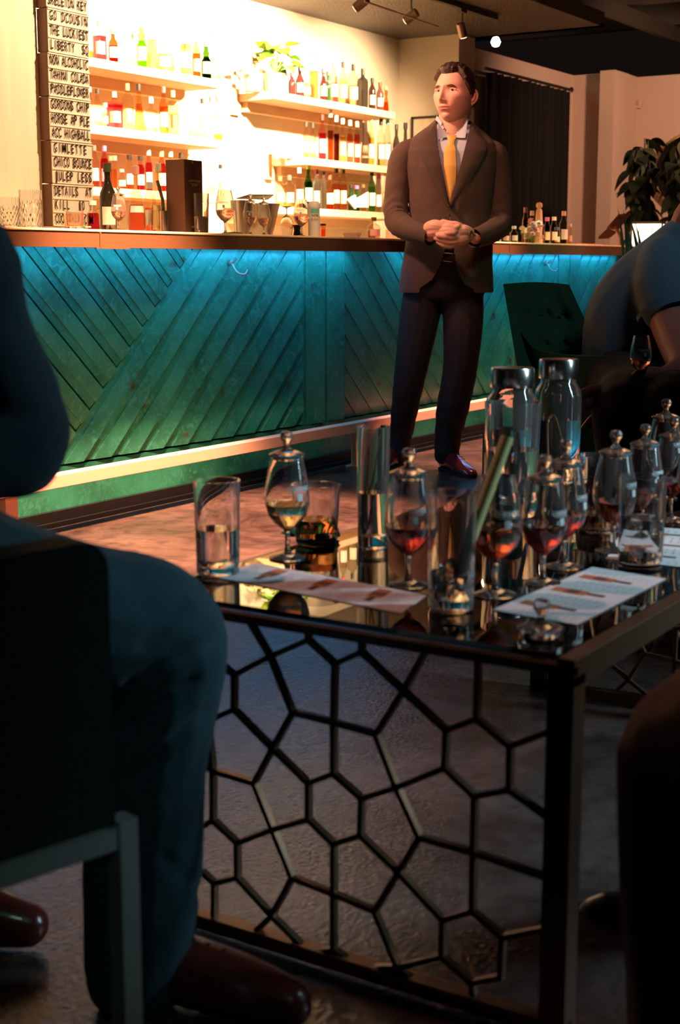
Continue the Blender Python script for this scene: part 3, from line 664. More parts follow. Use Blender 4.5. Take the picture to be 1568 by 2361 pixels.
cbot(315, 44, 383, 'onion', CLR, (.9, .45, .4), .42, WH, (.85, .4, .35), 'clear teardrop brandy bottle with pink neck on the bar', lz=(.30, .40))
cbot(346, 30, 420, 'std', CLR, (.92, .5, .45), .5, WH, (.95, .9, .8), 'clear bottle of pink spirit between the brandy bottle and carton', Y=3.56)
cbot(366, 42, 377, 'onion', CLR, (.95, .75, .45), .4, (.95, .82, .45), (.95, .88, .65), 'clear teardrop bottle with white cap and yellow label left of the carton', lz=(.05, .4))
# bar spoon and tongs between bottle and carton
c, hd = cpos(379, 3.44)
tools = empty('bar_tools', c, 'upright black bar tools just left of the tall carton', 'tools')
part('handle', BLACK, tools, lambda m: m.tube([(0, 0, 0), (.004, .01, .12), (-.012, .02, .19)], .006, 8)); part('holder', mat('steel', (.7, .68, .66), .25, 1), tools, lambda m: m.lathe([(.016, 0), (.016, .08), (.014, .08), (.014, .004), (0, .004)], 16))
# tall carton
a0 = ony(383, 529, 3.62); a1 = ony(427, 529, 3.40)
c0 = np.array([ony(427, 525, 3.38)[0], 3.38, CT]); zt = ony(427, 367, 3.38)[2]
X1 = ony(467, 400, 3.38)[0]; 
Yb = None
rr_ = ray(383, 450); Yb = c0[0]*rr_[1]/rr_[0]
cart = empty('whisky_carton', c0, 'tall dark brown gift carton with gold lettering standing on the bar', 'box')
CARD = mat('dark_brown_card', (.085, .045, .032), .55)
part('carton_body', CARD, cart, lambda m: m.box((0, 0, 0), (X1-c0[0], Yb-3.38, zt-CT), bev=.0015))
GOLDP = mat('gold_print', (.75, .45, .16), .4, .3)
WX = X1-c0[0]
def carton_text(m):
    for s_, h, wd, z in (('GLENMORANGIE', .0085, .62*WX, .70), ('HIGHLAND SINGLE MALT', .0045, .46*WX, .668), ('SCOTCH WHISKY', .0045, .30*WX, .645)):
        V, Fc = text_vf(s_, h, width=wd, ext=.0003, bold=.0002)
        m.add([(WX*.55-wd/2+v[0], -.0006-v[2], (zt-CT)*z+v[1]) for v in V], Fc)
part('lettering', GOLDP, cart, carton_text)
part('small_print', GOLDP, cart, lambda m: m.box((WX*.35, -.0008, .02), (WX*.55, 0, .026)).box((WX*.40, -.0008, .255), (WX*.50, 0, .262)))
# tasting glasses ------------------------------------------------
COP = [(.0005, 0), (.027, 0), (.0275, .0015), (.020, .004), (.006, .008), (.0038, .016), (.0036, .038), (.006, .044), (.018, .053), (.0285, .066), (.0330, .082), (.0335, .092), (.0315, .112), (.0270, .136), (.0238, .153)]
def cop_r(z):
    for (r0, z0), (r1, z1) in zip(COP[7:-1], COP[8:]):
        if z0 <= z <= z1: return r0+(r1-r0)*(z-z0)/(z1-z0)
    return .0238
PRINT = mat('white_glass_print', (.55, .6, .6), .6)
_cop = {}
def copita_mesh(gm, key):
    if key in _cop: return _cop[key]
    w_ = .0011
    inner = [(.0238-w_, .153)]+[(max(r-w_, .0005), z+.0006) for r, z in COP[::-1][1:] if z > .046]+[(.0005, .0475)]
    inner = [(r, z) for r, z in inner]
    m = MB(); m.lathe(COP+inner, 40); o = m.build('glass_bowl', gm, smooth=True, ang=60, merge=False); me = o.data; bpy.data.objects.remove(o)
    m = MB()
    LID = [(.0005, .149), (.0205, .149), (.0212, .1545), (.0262, .1552), (.0266, .1575), (.020, .1605), (.008, .1645), (.0045, .169), (.0050, .174), (.0092, .180), (.0098, .185), (.0075, .190), (.0005, .1915)]
    m.lathe(LID, 32); o = m.build('lid', gm, smooth=True, ang=50); lid = o.data; bpy.data.objects.remove(o)
    # printed name and square mark, wrapped on the bowl
    m = MB(); V, Fc = text_vf('GLENMORANGIE', .0062, width=.036, ext=.00008, bold=.0002)
    def wrap(v, z0, a0): 
        z = z0+v[1]; r = cop_r(z)+.0004+v[2]; a = a0+v[0]/.0325; return (r*math.cos(a), r*math.sin(a), z)
    m.add([wrap(v, .106, 0) for v in V], Fc)
    G = [[wrap((.0135+.0085*i/3, .0105*j/3, .0001), .0905, 0) for i in range(4)] for j in range(4)]
    m.add([q for r_ in G for q in r_], [(j*4+i, j*4+i+1, (j+1)*4+i+1, (j+1)*4+i) for j in range(3) for i in range(3)])
    m.add([wrap((.004+.028*i/6, .0008*j, .0001), .1035, 0) for j in range(2) for i in range(7)], [(i, i+1, 8+i, 7+i) for i in range(6)])
    o = m.build('printed_mark', PRINT); pm = o.data; bpy.data.objects.remove(o)
    _cop[key] = (me, lid, pm); return _cop[key]
def copita(c, lab, liq=None, lvl=.08, lid=True, yaw=0, sc=1.0, group='tasting glasses on the table', real=True, tilt=0):
    root = empty('tasting_glass', c, lab, 'glass', group, yaw); root.scale = (sc,)*3
    if tilt: root.rotation_euler = (tilt, 0, yaw)
    me, ld, pm = copita_mesh(GLASS if real else thin('tumbler_glass', (.97, .95, .9)), real)
    o = bpy.data.objects.new('glass_bowl', me); COL.objects.link(o); o.parent = root
    o = bpy.data.objects.new('printed_mark', pm); COL.objects.link(o); o.parent = root
    if lid: o = bpy.data.objects.new('lid', ld); COL.objects.link(o); o.parent = root
    if liq:
        L = [(.0005, .0476)]+[(max(cop_r(z)-.0008, .0005), z+.0004) for z in (.050, .053, .058, .066, .074, .082, .088, .094) if z < lvl]+[(cop_r(lvl)-.0008, lvl), (.0005, lvl)]
        part('whisky', liquor(liq) if real else thin('spirit_'+ckey(liq), liq), root, lambda m: m.lathe(L, 32), smooth=True, ang=50)
    return root
ADIR = math.atan2(-FH[1], -FH[0])
for px, ty, Y, lab in ((274, 430, 3.40, 'lidded tasting glass in front of the black wine bottle on the bar'), (519, 438, 3.44, 'tasting glass with pink wine right of the carton on the bar'), (577, 447, 3.42, 'lidded tasting glass in front of the metal shaker on the bar'), (608, 452, 3.42, 'lidded tasting glass of rose spirit, right one of the pair on the bar'), (695, 460, 3.42, 'tasting glass beside the white tub on the bar')):
    c, hd = cpos(px, Y); h = ctop(px, ty, Y); lidf = px not in (519, 695); copita(c, lab, (.95, .5, .42), .084, lidf, ADIR-.6, h/(.1915 if lidf else .153), 'tasting glasses on the bar')
c, hd = cpos(661, 3.46); o = copita(c+np.array([0, 0, .125]), 'upturned tasting glass between pink drinks on the bar', None, 0, False, 0, .82, 'tasting glasses on the bar'); o.rotation_euler = (math.pi, 0, 0)
c, hd = cpos(464, 3.335); tumbler(c, 38*hd/3340/2, ctop(464, 446, 3.335), 'water glass on the bar in front of the carton', 'water_glass', lh=.06, glass=GLASS, taper=.85)
c, hd = cpos(560, 3.55)
STEEL = mat('brushed_steel', (.72, .66, .6), .3, 1)
sh = empty('metal_shaker', c, 'tall metal mixing tin behind the lidded glasses on the bar', 'shaker')
part('tin', STEEL, sh, lambda m: m.lathe([(.034, 0), (.045, ctop(560, 462, 3.55)), (.043, ctop(560, 462, 3.55)), (.032, .004), (0, .004)], 24), smooth=True)
# triangular tray on the tins
tp = [ony(x, y, Y) for x, y, Y in ((544, 459, 3.55), (574, 450, 3.62), (632, 450, 3.75), (618, 461, 3.6))]
tri = tag(part('serving_tray', mat('dark_bronze', (.2, .12, .08), .4, .6), None, lambda m: m.prism(tp, (0, 0, 1), .004), origin=tp[0]), 'thin bronze tray balanced over the shaker on the bar', 'tray')
bk = cpos(600, 3.60)[0]
tag(part('steel_bowl', STEEL, None, lambda m: m.lathe([(.05, 0), (.085, ctop(600, 470, 3.60)), (.082, ctop(600, 470, 3.60)), (.047, .005), (0, .005)], 24), smooth=True), 'steel mixing bowl behind the lidded pair of glasses on the bar', 'bowl').location = bk
c, hd = cpos(540, 3.40); tag(part('cloth_coaster', mat('dark_olive', (.05, .06, .01), .8), None, lambda m: m.lathe([(0, 0), (.036, 0), (.03, .008), (0, .011)], 14)), 'small dark olive cloth lying on the bar left of the metal shaker', 'cloth').location = c
c, hd = cpos(685, 3.46); tag(part('jigger', BLACK, None, lambda m: m.lathe([(.018, 0), (.013, .028), (.018, .05), (.016, .05), (.0, .03)], 16)), 'small black jigger behind the glass beside the white tub', 'jigger').location = c
c, hd = cpos(724, 3.42); Ht = ctop(724, 463, 3.42); Rt = 27*hd/3340/2
tub = empty('wipes_tub', c, 'white plastic tub with a teal-topped printed label on the bar', 'tub')
part('tub_body', mat('white_plastic', (.93, .9, .85), .4), tub, lambda m: m.lathe([(Rt*.95, 0), (Rt, .004), (Rt, Ht*.8), (Rt*.97, Ht*.82)], 28), smooth=True)
part('lid', mat('white_plastic', (.93, .9, .85), .4), tub, lambda m: m.lathe([(Rt*1.02, Ht*.8), (Rt*1.02, Ht*.9), (Rt*.8, Ht*.98), (0, Ht)], 28), smooth=True)
def band(m, z0, z1, a0, a1, mi): 
    V = [((Rt+.0008)*math.cos(a), (Rt+.0008)*math.sin(a), z) for z in (z0, z1) for a in np.linspace(a0, a1, 8)]; m.add(V, [(k, k+1, 9+k, 8+k) for k in range(7)], mi)
def tlab(m):
    band(m, Ht*.66, Ht*.78, ADIR-.5, ADIR+.95, 0)
    for s_, z, mi, wd in (('WIPES', .57, 1, .03), ('SANI', .46, 2, .028)):
        V, Fc = text_vf(s_, .009, width=wd, ext=.0002, bold=.0004); m.add([((Rt+.001+v[2])*math.cos(ADIR-.4+v[0]/Rt), (Rt+.001+v[2])*math.sin(ADIR-.4+v[0]/Rt), Ht*z+v[1]) for v in V], Fc, mi)
part('printed_label', [mat('teal_print', (.2, .75, .6), .5), mat('olive_print', (.35, .45, .08), .5), mat('ochre_print', (.7, .5, .12), .5)], tub, tlab)
c, hd = cpos(745, 3.5); bottle(c, .062, .011, 'slim', (.9, .6, .4), AMB, .6, None, BK, 'tiny amber dropper bottle right of the white tub', 'bottles on the bar top')
c, hd = cpos(812, 3.6); tag(part('white_dish', mat('white_china', (.93, .88, .8), .3), None, lambda m: m.lathe([(.03, 0), (.045, .03), (.042, .03), (.028, .005), (0, .005)], 24), smooth=True), 'low white dish on the bar left of the suited man', 'dish').location = c
cbot(862, 30, 501, 'squat', CLR, (.9, .6, .5), .4, (.85, .6, .5), (.15, .1, .05), 'short flask with dark stopper on the bar left of the suited man')
cbot(905, 32, 508, 'squat', CLR, (.95, .85, .7), .5, WH, (.9, .85, .7), 'short clear jar on the bar against the suited man')
# things at the right end of the bar
cbot(1212, 15, 478, 'slim', (.9, .6, .3), (.7, .3, .1), .7, (.9, .8, .6), (.1, .03, .03), 'slim bitters bottle with spout behind the flowers', Y=3.7)
cbot(1227, 13, 486, 'slim', (.9, .7, .5), (.5, .2, .1), .6, None, (.92, .75, .5), 'small bitters bottle with tan cap behind the flowers', Y=3.7)
c, hd = cpos(1243, 3.66); Hm = ctop(1243, 466, 3.66)
pm_ = empty('pepper_mill', c, 'pale wooden mill with a ball top behind the flowers on the bar', 'mill'); WD = mat('pale_wood', (.85, .62, .38), .5)
part('mill_body', WD, pm_, lambda m: m.lathe([(.026, 0), (.026, .03), (.02, .07), (.024, .11), (.018, Hm-.048), (.012, Hm-.04)], 20), smooth=True)
part('mill_head', WD, pm_, lambda m: m.lathe([(.006, Hm-.042), (.017, Hm-.03), (.0195, Hm-.018), (.015, Hm-.005), (0, Hm)], 20), smooth=True)
for px, w_, ty, kd, lq, lb, cp, lab in ((1148, 16, 530, 'square', PNK, WH, WH, 'small pink bottle touching the suit sleeve at the right of the bar'),
    (1166, 18, 524, 'square', (.95, .6, .6), (.95, .7, .65), (.9, .5, .6), 'small pink-labelled square bottle left of the flowers'),
    (1186, 18, 521, 'squat', (.9, .5, .6), (.9, .8, .75), WH, 'small white-capped bottle just left of the flowers'),
    (1262, 15, 501, 'slim', PALE, (.9, .7, .5), (.85, .2, .5), 'slim bottle with pink round cap right of the flowers'),
    (1278, 17, 500, 'std', (.95, .8, .5), (.95, .85, .6), (.95, .85, .65), 'cream-capped bottle with spout right of the flowers'),
    (1284, 16, 524, 'square', PALE, (.95, .8, .6), (.05, .2, .6), 'short bottle with blue shoulder near the right end of the bar'),
    (1300, 20, 487, 'std', (.95, .85, .7), WH, (.92, .55, .45), 'white-labelled bottle with peach cap, last tall one on the bar'),
    (1314, 12, 516, 'std', PALE, (.9, .75, .5), WH, 'small amber bottle at the extreme right of the row')):
    cbot(px, w_, ty, kd, CLR, lq, .5, lb, cp, lab, Y=3.5)
# glass vase of flowers
c, hd = cpos(1228, 3.44)
fl = empty('flower_vase', c, 'small glass jar of pink and white flowers on the bar', 'flowers')
part('jar', thin('tumbler_glass', (.97, .95, .9)), fl, lambda m: m.lathe([(.045, 0), (.048, .05), (.04, .055), (.038, .055), (.043, .05), (.042, .004), (0, .004)], 24), smooth=True)
petm = [mat('white_petal', (.95, .88, .85), .6), mat('pink_petal', (.9, .45, .5), .6)]
def petal_flower(m_):
    m = MB()
    for ring, (n, r, z, t) in enumerate(((8, .018, 0, .2), (7, .012, .005, .6), (5, .006, .009, 1.0))):
        for k in range(n):
            a = 2*math.pi*k/n+ring*.4; ca, sa = math.cos(a), math.sin(a)
            P = [(0, 0), (.5, -.5), (1, -.35), (1.15, 0), (1, .35), (.5, .5)]
            m.add([(r*(u*ca-v*sa*.9), r*(u*sa+v*ca*.9), z+r*u*t) for u, v in P], [(0, 1, 2, 3), (0, 3, 4, 5)])
    o = m.build('blossom', m_, smooth=True); me = o.data; bpy.data.objects.remove(o); return me
pf = [petal_flower(x) for x in petm]; stm = MB(); r2 = random.Random(4)
for k in range(20):
    a = r2.uniform(0, 6.28); rr = r2.uniform(.01, .075); p_ = np.array([rr*math.cos(a)*1.1, rr*math.sin(a)*.8, r2.uniform(.05, .135)-rr*.3])
    o = bpy.data.objects.new('blossom', pf[k % 2]); COL.objects.link(o); o.parent = fl; o.location = p_; o.rotation_euler = (r2.uniform(-.9, .9), r2.uniform(-.9, .9), a); s_ = r2.uniform(.8, 1.4); o.scale = (s_,)*3
    stm.tube([(p_[0]*.3, p_[1]*.3, .01), tuple(p_)], .0012, 5)
stm.build('stems', mat('stem', (.25, .4, .08), .6), fl)
lm = leaf_mesh('leaf', .05, .016, mat('mid_leaf', (.25, .4, .08), .6))
for k in range(9):
    o = bpy.data.objects.new('leaf', lm); COL.objects.link(o); o.parent = fl; o.location = (0, 0, .05); o.rotation_euler = (0, -r2.uniform(0, .9), k*.7)
# folded napkin at the right end
c, hd = cpos(1335, 3.5); tag(part('bar_mat', mat('rose_rubber', (.6, .25, .22), .6), None, lambda m: m.box((-.2, -.08, 0), (.2, .1, .009), bev=.003)), 'flat rose-coloured mat on the bar right of the last bottles', 'mat').location = c
# tablet till on a stand
c, hd = cpos(1430, 3.6)
till = empty('tablet_till', c, 'tilted rose-gold tablet till on a stand at the far end of the bar', 'till'); RG = mat('rose_gold', (.85, .38, .34), .35, .4)
def slab(name, a, b, wd, th, m_, par):
    part(name, m_, par, lambda m: m.bar(a, b, wd, th, side=(0, 0, 1)))
def tp_(pts, d0): return [np.array(vp(x, y, hd+dd))-c for (x, y), dd in zip(pts, d0)]
part('tablet', RG, till, lambda m: m.prism(tp_([(1400, 524), (1426, 494), (1454, 491), (1426, 526)], (0, .06, .10, .04)), (0, 0, -1), .012))
part('card_reader', RG, till, lambda m: m.prism(tp_([(1380, 546), (1400, 527), (1420, 533), (1404, 545)], (-.05, 0, .03, -.02)), (0, 0, -1), .014))
part('stand_arm', RG, till, lambda m: m.tube(catmull([(.02, 0, .0), (.02, 0, .04), (.01, 0, .075), tuple(tp_([(1418, 522)], (0,))[0])], 4), .010, 10), smooth=True)
part('stand_base', RG, till, lambda m: m.lathe([(.06, 0), (.055, .008), (.02, .014)], 20))
# lantern light box behind
lp = vp(1495, 520, 10.1)
lt = empty('lantern', (lp[0], lp[1], .98), 'glowing square white lantern at the far right end of the bar', 'lamp')
part('shade', mat('lit_shade', (.95, .9, .8), .6, emit=(1, .85, .6), es=2.6), lt, lambda m: m.box((-.09, -.1, .02), (.09, .1, .22)), origin=(0, 0, 0))
part('frame', mat('lantern_frame', (.5, .42, .35), .4), lt, lambda m: (m.box((-.1, -.11, .22), (.1, .11, .235)), m.box((-.1, -.11, 0), (.1, .11, .02)), [m.box((x, y, 0), (x+.012, y+.012, .235)) for x in (-.1, .088) for y in (-.11, .098)]))
part('pedestal', BLACK, lt, lambda m: m.box((-.13, -.13, -.98), (.13, .13, 0)))
lt.rotation_euler = (0, 0, .25)
for k, rx in enumerate((-.04, .05)):
    part('grid_line', mat('lantern_frame', (.5, .42, .35), .4), lt, lambda m: m.box((-.094, rx, .03), (-.092, rx+.006, .21)))
# snake plant
sp = vp(1440, 565, 8.3)
sn = empty('snake_plant', (sp[0], sp[1], 0), 'snake plant with upright pointed blue-green blades behind the seated man', 'plant')
part('pot', mat('charcoal_pot', (.03, .03, .03), .5), sn, lambda m: m.lathe([(.10, 0), (.13, .75), (.12, .75), (.1, .02), (0, .02)], 20), smooth=True)
BL = mat('snake_leaf', (.05, .16, .14), .4, var=.5, vscale=30, stretch=(1, 1, .2))
for (x0, y0, x1, y1, w_) in ((1438, 560, 1424, 478, .035), (1445, 562, 1437, 482, .04), (1462, 565, 1436, 490, .05), (1478, 570, 1452, 500, .045), (1486, 565, 1462, 505, .035)):
    P0 = vp(x0, y0+70, 8.3)-np.array([sp[0], sp[1], 0]); P1 = vp(x1, y1, 8.3)-np.array([sp[0], sp[1], 0])
    def bl(m):
        V = []; n = 7
        for i in range(n+1):
            t = i/n; q = P0+(P1-P0)*t+RT*.01*math.sin(t*3); ww = w_*.55*(1-t**3)*(.6+.4*math.sin(t*math.pi)); V += [q-RT*ww/2, q+FH*.006, q+RT*ww/2]
        m.add(V, [(i*3+a, i*3+a+1, i*3+a+4, i*3+a+3) for i in range(n) for a in (0, 1)])
    part('blade', BL, sn, bl, smooth=True, ang=70)

# ================================================================== LETTER BOARDS
rows = [['', '', 'SKELETON KEY'], ['GO DCOUSIN', 'THE LUCKIEST', 'LIBERTY  SQ'], ['NON ALCOHOLIC', 'TAHINI COLADA', 'PADDLEFLOWER'], ['GORDONS CHIP', 'HORSE AP PLE', 'ACC HIGHBALL'], ['GIMLETTE', 'CHICO BOUNCE', 'JULEP LESS'], ['DETAILS  AT', 'KILL  JO Y', 'COCKTAILS.COM']]
BX0, BX1, BYF = 4.172, 4.405, 3.97
LBOX = mat('letter_board_side', (.16, .075, .045), .45); LFACE = mat('milky_letter_face', (.78, .66, .58), .5); LRAIL = mat('letter_rail', (.86, .74, .64), .35)
LET = mat('black_letter', (.02, .015, .012), .5)
GL = {}; GWID = {'I': .0035, '.': .0035, 'M': .0195, 'N': .0165, 'W': .022, 'J': .012, 'L': .013, 'E': .0135, 'T': .0155}
HB = .1635; ztop = 1.886+HB
tops = ['topmost, cut by the picture edge', 'second from the top', 'third from the top', 'fourth from the top', 'fifth from the top', 'bottom one, behind a peach drink']
for b, rws in enumerate(rows):
    z1 = ztop-b*HB-.0015; z0 = z1-HB+.003; dx = [0, .004, -.001, -.003, .002, -.001][b]
    lb = empty('letter_board', (BX0+dx, BYF, z0), 'menu letter board reading %s, %s' % ([r for r in rws if r][0].replace('  ', ' ').replace('GO DC', 'GODC').title(), tops[b]), 'sign', 'stacked letter boards left of the bar shelves')
    W_ = BX1-BX0; H_ = z1-z0
    part('board_case', LBOX, lb, lambda m: m.box((0, .004, 0), (W_, .055, H_), bev=.001))
    part('board_face', LFACE, lb, lambda m: m.box((.002, 0, .002), (W_-.002, .005, H_-.002)))
    for k in range(4): part('rail', LRAIL, lb, lambda m: m.box((.001, -.004, k*(H_-.005)/3), (W_-.001, .001, k*(H_-.005)/3+.005)))
    for k, s_ in enumerate(rws):
        if not s_: continue
        zz = H_*(2-k)/3+.0120; n_ = len(s_); adv = (W_-.018)/max(n_, 9)
        def put(m, wd_):
            for j, ch_ in enumerate(s_):
                if ch_ == ' ' or len(s_[:j].split(' ')) != wd_: continue
                V, Fc = GL.setdefault(ch_, text_vf(ch_, .036, width=GWID.get(ch_, .0155), ext=.0005, bold=.0002 if ch_ in 'MW' else .0006))
                m.add([(.008+adv*(j+.5)+(v[0]-GWID.get(ch_, .0155)/2)*min(1, adv/.0175), -.0045-v[2], zz+v[1]) for v in V], Fc)
        for wd_ in sorted({len(s_[:j].split(' ')) for j in range(n_) if s_[j] != ' '}): part('lettering', LET, lb, lambda m: put(m, wd_))

# ================================================================== FRAME, CURTAIN, TRACK, ETC
fp = [onx(950, 270, 9.47), onx(1012, 330, 9.47)]
pf_ = empty('picture_frame', (9.475, 5.2, 1.8), 'thin black picture frame on the end wall behind the suited man', 'picture')
FY0, FY1 = 5.10, onx(950, 300, 9.47)[1]; FZ1 = onx(950, 270, 9.47)[2]; FZ0 = FZ1-.42
part('frame', BLACK, pf_, lambda m: (m.box((9.455, FY0, FZ1-.015), (9.479, FY1, FZ1)), m.box((9.455, FY0, FZ0), (9.479, FY1, FZ0+.015)), m.box((9.455, FY0, FZ0), (9.479, FY0+.015, FZ1)), m.box((9.455, FY1-.015, FZ0), (9.479, FY1, FZ1))), origin=(9.475, 5.2, 1.8))
part('print', mat('cream_paper', (.78, .66, .5), .7, var=.15, vscale=30), pf_, lambda m: m.box((9.465, FY0+.01, FZ0+.01), (9.478, FY1-.01, FZ1-.01)), origin=(9.475, 5.2, 1.8))
# curtain
cu = empty('curtain', (10.4, 4.9, 0), 'floor-length black pleated curtain on a rod behind the suited man', 'curtain')
cx0, cx1, cz = 9.76, ony(1311, 208, 4.9)[0], ony(1311, 212, 4.9)[2]
def curt(m):
    n = 150; V = []
    for z in (0.02, 1.2, cz):
        for k in range(n+1):
            t = k/n; V.append((cx0+(cx1-cx0)*t, 4.9+.030*math.sin(t*80+.6*math.sin(t*23))+.01*math.sin(t*31+z), z))
    m.add(V, [(r*(n+1)+k, r*(n+1)+k+1, (r+1)*(n+1)+k+1, (r+1)*(n+1)+k) for r in range(2) for k in range(n)])
part('curtain_cloth', mat('black_velvet_drape', (.004, .0045, .004), .95), cu, curt, smooth=True, ang=80, origin=(10.4, 4.9, 0))
part('rod', BLACK, cu, lambda m: m.tube([(cx0-.05, 4.9, cz+.02), (cx1+.03, 4.9, cz+.02)], .012, 10), origin=(10.4, 4.9, 0))
part('finial', mat('nickel', (.8, .75, .7), .2, 1), cu, lambda m: m.tube([(cx1+.03, 4.9, cz+.02), (cx1+.05, 4.9, cz+.02), (cx1+.08, 4.9, cz+.02)], [.013, .025, .008], 12), smooth=True, origin=(10.4, 4.9, 0))
# thermostat
tc = onx(1470, 238, 11.99)
th = empty('thermostat', tc, 'small square beige thermostat on the far wall beside the column', 'thermostat')
part('case', mat('beige_plastic', (.6, .48, .4), .5), th, lambda m: m.box((-.025, -.04, -.045), (0, .04, .045), bev=.006))
part('dial', mat('beige_plastic_dark', (.45, .34, .28), .5), th, lambda m: m.box((-.028, -.02, -.02), (-.024, .02, .02)))
# round mirror
mc = onx(1590, 395, 11.95)
mi = empty('round_mirror', mc, 'round thin-framed mirror on the far wall behind the dark foliage', 'mirror')
part('frame', mat('brass', (.6, .4, .2), .3, 1), mi, lambda m: m.lathe([(.30, 0), (.315, 0), (.315, .03), (.30, .03)], 48, close=True), smooth=True); mi.children[0].rotation_euler = (0, -math.pi/2, 0)
part('mirror_glass', mat('mirror', (.9, .88, .85), .02, 1), mi, lambda m: m.lathe([(0, .006), (.302, .006), (.302, .012), (0, .012)], 48)); mi.children[1].rotation_euler = (0, -math.pi/2, 0)
# dark foliage
def bigplant(px, hd, hpx, lab, sd, wpx=110):
    b_ = vp(px, 600, hd); root = empty('split_leaf_plant', (b_[0], b_[1], 0), lab, 'plant')
    part('pot', mat('charcoal_pot', (.03, .03, .03), .5), root, lambda m: m.lathe([(.15, 0), (.2, .4), (.18, .4), (.16, .04), (0, .04)], 24), smooth=True)
    zt_ = vp(px, hpx, hd)[2]; r_ = random.Random(sd); st = MB()
    lms = [leaf_mesh('leaf', .17, .12, mat('deep_leaf', (.007, .014, .005), .6), .5), leaf_mesh('leaf', .14, .09, mat('olive_leaf', (.022, .03, .008), .6), .5)]
    W_ = wpx*hd/3340/2
    for k in range(110):
        z_ = .85+(zt_-.80)*r_.uniform(0, 1)**.8; a = r_.uniform(0, 6.28); rr = W_*r_.uniform(.2, .8)*math.sqrt(max(.15, 1-((z_-.9)/(zt_-.6))**4 if z_ > .9 else 1))
        P = (rr*.6*math.cos(a), rr*.6*math.sin(a), z_-.04)
        o = bpy.data.objects.new('leaf', lms[k % 5 == 0]); COL.objects.link(o); o.parent = root; o.location = P
        o.rotation_euler = (r_.uniform(-.4, .4), r_.uniform(-.2, 1.0), a+r_.uniform(-.4, .4)); s_ = r_.uniform(.7, 1.05); o.scale = (s_,)*3
        st.tube([(0, 0, .38), (P[0]*.4, P[1]*.4, P[2]*.7), P], .006, 5)
    st.build('stems', mat('dark_stem', (.03, .04, .015), .6), root)
bigplant(1472, 10.75, 322, 'tall dark broad-leaved plant beside the column behind the tablet till', 11, 95)
bigplant(1566, 10.4, 322, 'tall dark broad-leaved plant in front of the round mirror', 12, 95)
# ceiling track with heads
tr = empty('lighting_track', (7, 4.42, 2.53), 'black lighting track on the dark ceiling over the bar', 'track'); TO = (7, 4.42, 2.53)
part('track_rail', BLACK, tr, lambda m: m.box((3.5, 4.405, 2.525), (8.9, 4.44, 2.558)), origin=TO)
HB_ = mat('bronze_lamp_body', (.10, .06, .045), .35, .5)
def head(px, py, lab, tilt_to, lit=False):
    c = np.array([ony(px, py, 4.42)[0], 4.42, ony(px, py, 4.42)[2]])
    h = empty('track_spotlight', c, lab, 'lamp', 'spotlights on the bar track')
    d = Vector(tilt_to).normalized(); a = -d*.045; b = d*.045
    part('lamp_barrel', HB_, h, lambda m: m.tube([a, a+d*.004, b-d*.002, b], [.024, .028, .028, .026], 18), smooth=True, ang=40)
    part('stem', BLACK, h, lambda m: m.tube([tuple(a*.5), (0, 0, .05), (0, 0, 2.53-c[2])], .006, 8))
    part('lens', mat('lit_lens', (1, .9, .7), emit=(1, .75, .45), es=9), h, lambda m: m.tube([b, b+d*.002], .022, 18))
    part('adapter', BLACK, h, lambda m: m.box((-.04, -.015, 2.505-c[2]), (.04, .015, 2.53-c[2])))
head(833, 8, 'dark spotlight cut by the top edge, leftmost of three on the track', (-.1, .8, -.5))
head(948, 38, 'dark tilted spotlight hanging from the track, middle of the three', (-.1, .8, -.5))
head(1065, 70, 'dark tilted spotlight, rightmost of three, nearest the pillar', (.35, -.05, -.8))
cn = empty('conduit', (6.5, 4.2, 2.55), 'thin pale conduit running across the dark ceiling', 'conduit')
part('pipe', mat('pale_conduit', (.5, .38, .3), .4), cn, lambda m: m.tube([ony(840, 3, 4.28), ony(1010, 62, 4.28)], .006, 8), origin=(6.5, 4.2, 2.55))
# hanging bulb
bp_ = onx(1143, 97, 10.4)
bb = empty('pendant_bulb', bp_, 'small bright bare bulb hanging above the black curtain', 'lamp')
part('bulb', mat('lit_bulb', (1, .9, .7), emit=(1, .78, .45), es=60), bb, lambda m: m.lathe([(0, -.036), (.025, -.028), (.036, 0), (.025, .028), (.012, .04)], 18), smooth=True)
part('socket', BLACK, bb, lambda m: m.lathe([(.013, .036), (.014, .07), (.004, .075)], 12)); part('cord', BLACK, bb, lambda m: m.tube([(0, 0, .06), (0, 0, 3.2-bp_[2])], .003, 6))

# ================================================================== TABLE
TH = .478; TX0, TX1, TY0, TY1 = 1.462, 2.80, .612, 1.262
tb = empty('coffee_table', ((TX0+TX1)/2, (TY0+TY1)/2, 0), 'low glass-topped table with bronze frame and honeycomb lattice end panel', 'table'); TBO = ((TX0+TX1)/2, (TY0+TY1)/2, 0)
BRZ = mat('dark_bronze_frame', (.22, .12, .065), .35, .75)
tg = mat('smoked_table_glass', (.05, .055, .055), .02)
def tglass():
    m = bpy.data.materials.new('smoked_mirror_glass'); m.use_nodes = True; nt = m.node_tree; nt.nodes.clear()
    o = nt.nodes.new('ShaderNodeOutputMaterial'); t = nt.nodes.new('ShaderNodeBsdfTransparent'); g = nt.nodes.new('ShaderNodeBsdfGlossy')
    fr = nt.nodes.new('ShaderNodeFresnel'); fr.inputs[0].default_value = 2.5; mx = nt.nodes.new('ShaderNodeMixShader')
    t.inputs[0].default_value = (.16, .17, .16, 1); g.inputs['Roughness'].default_value = .015; g.inputs[0].default_value = (.95, .93, .9, 1)
    nt.links.new(fr.outputs[0], mx.inputs[0]); nt.links.new(t.outputs[0], mx.inputs[1]); nt.links.new(g.outputs[0], mx.inputs[2]); nt.links.new(mx.outputs[0], o.inputs[0]); return m
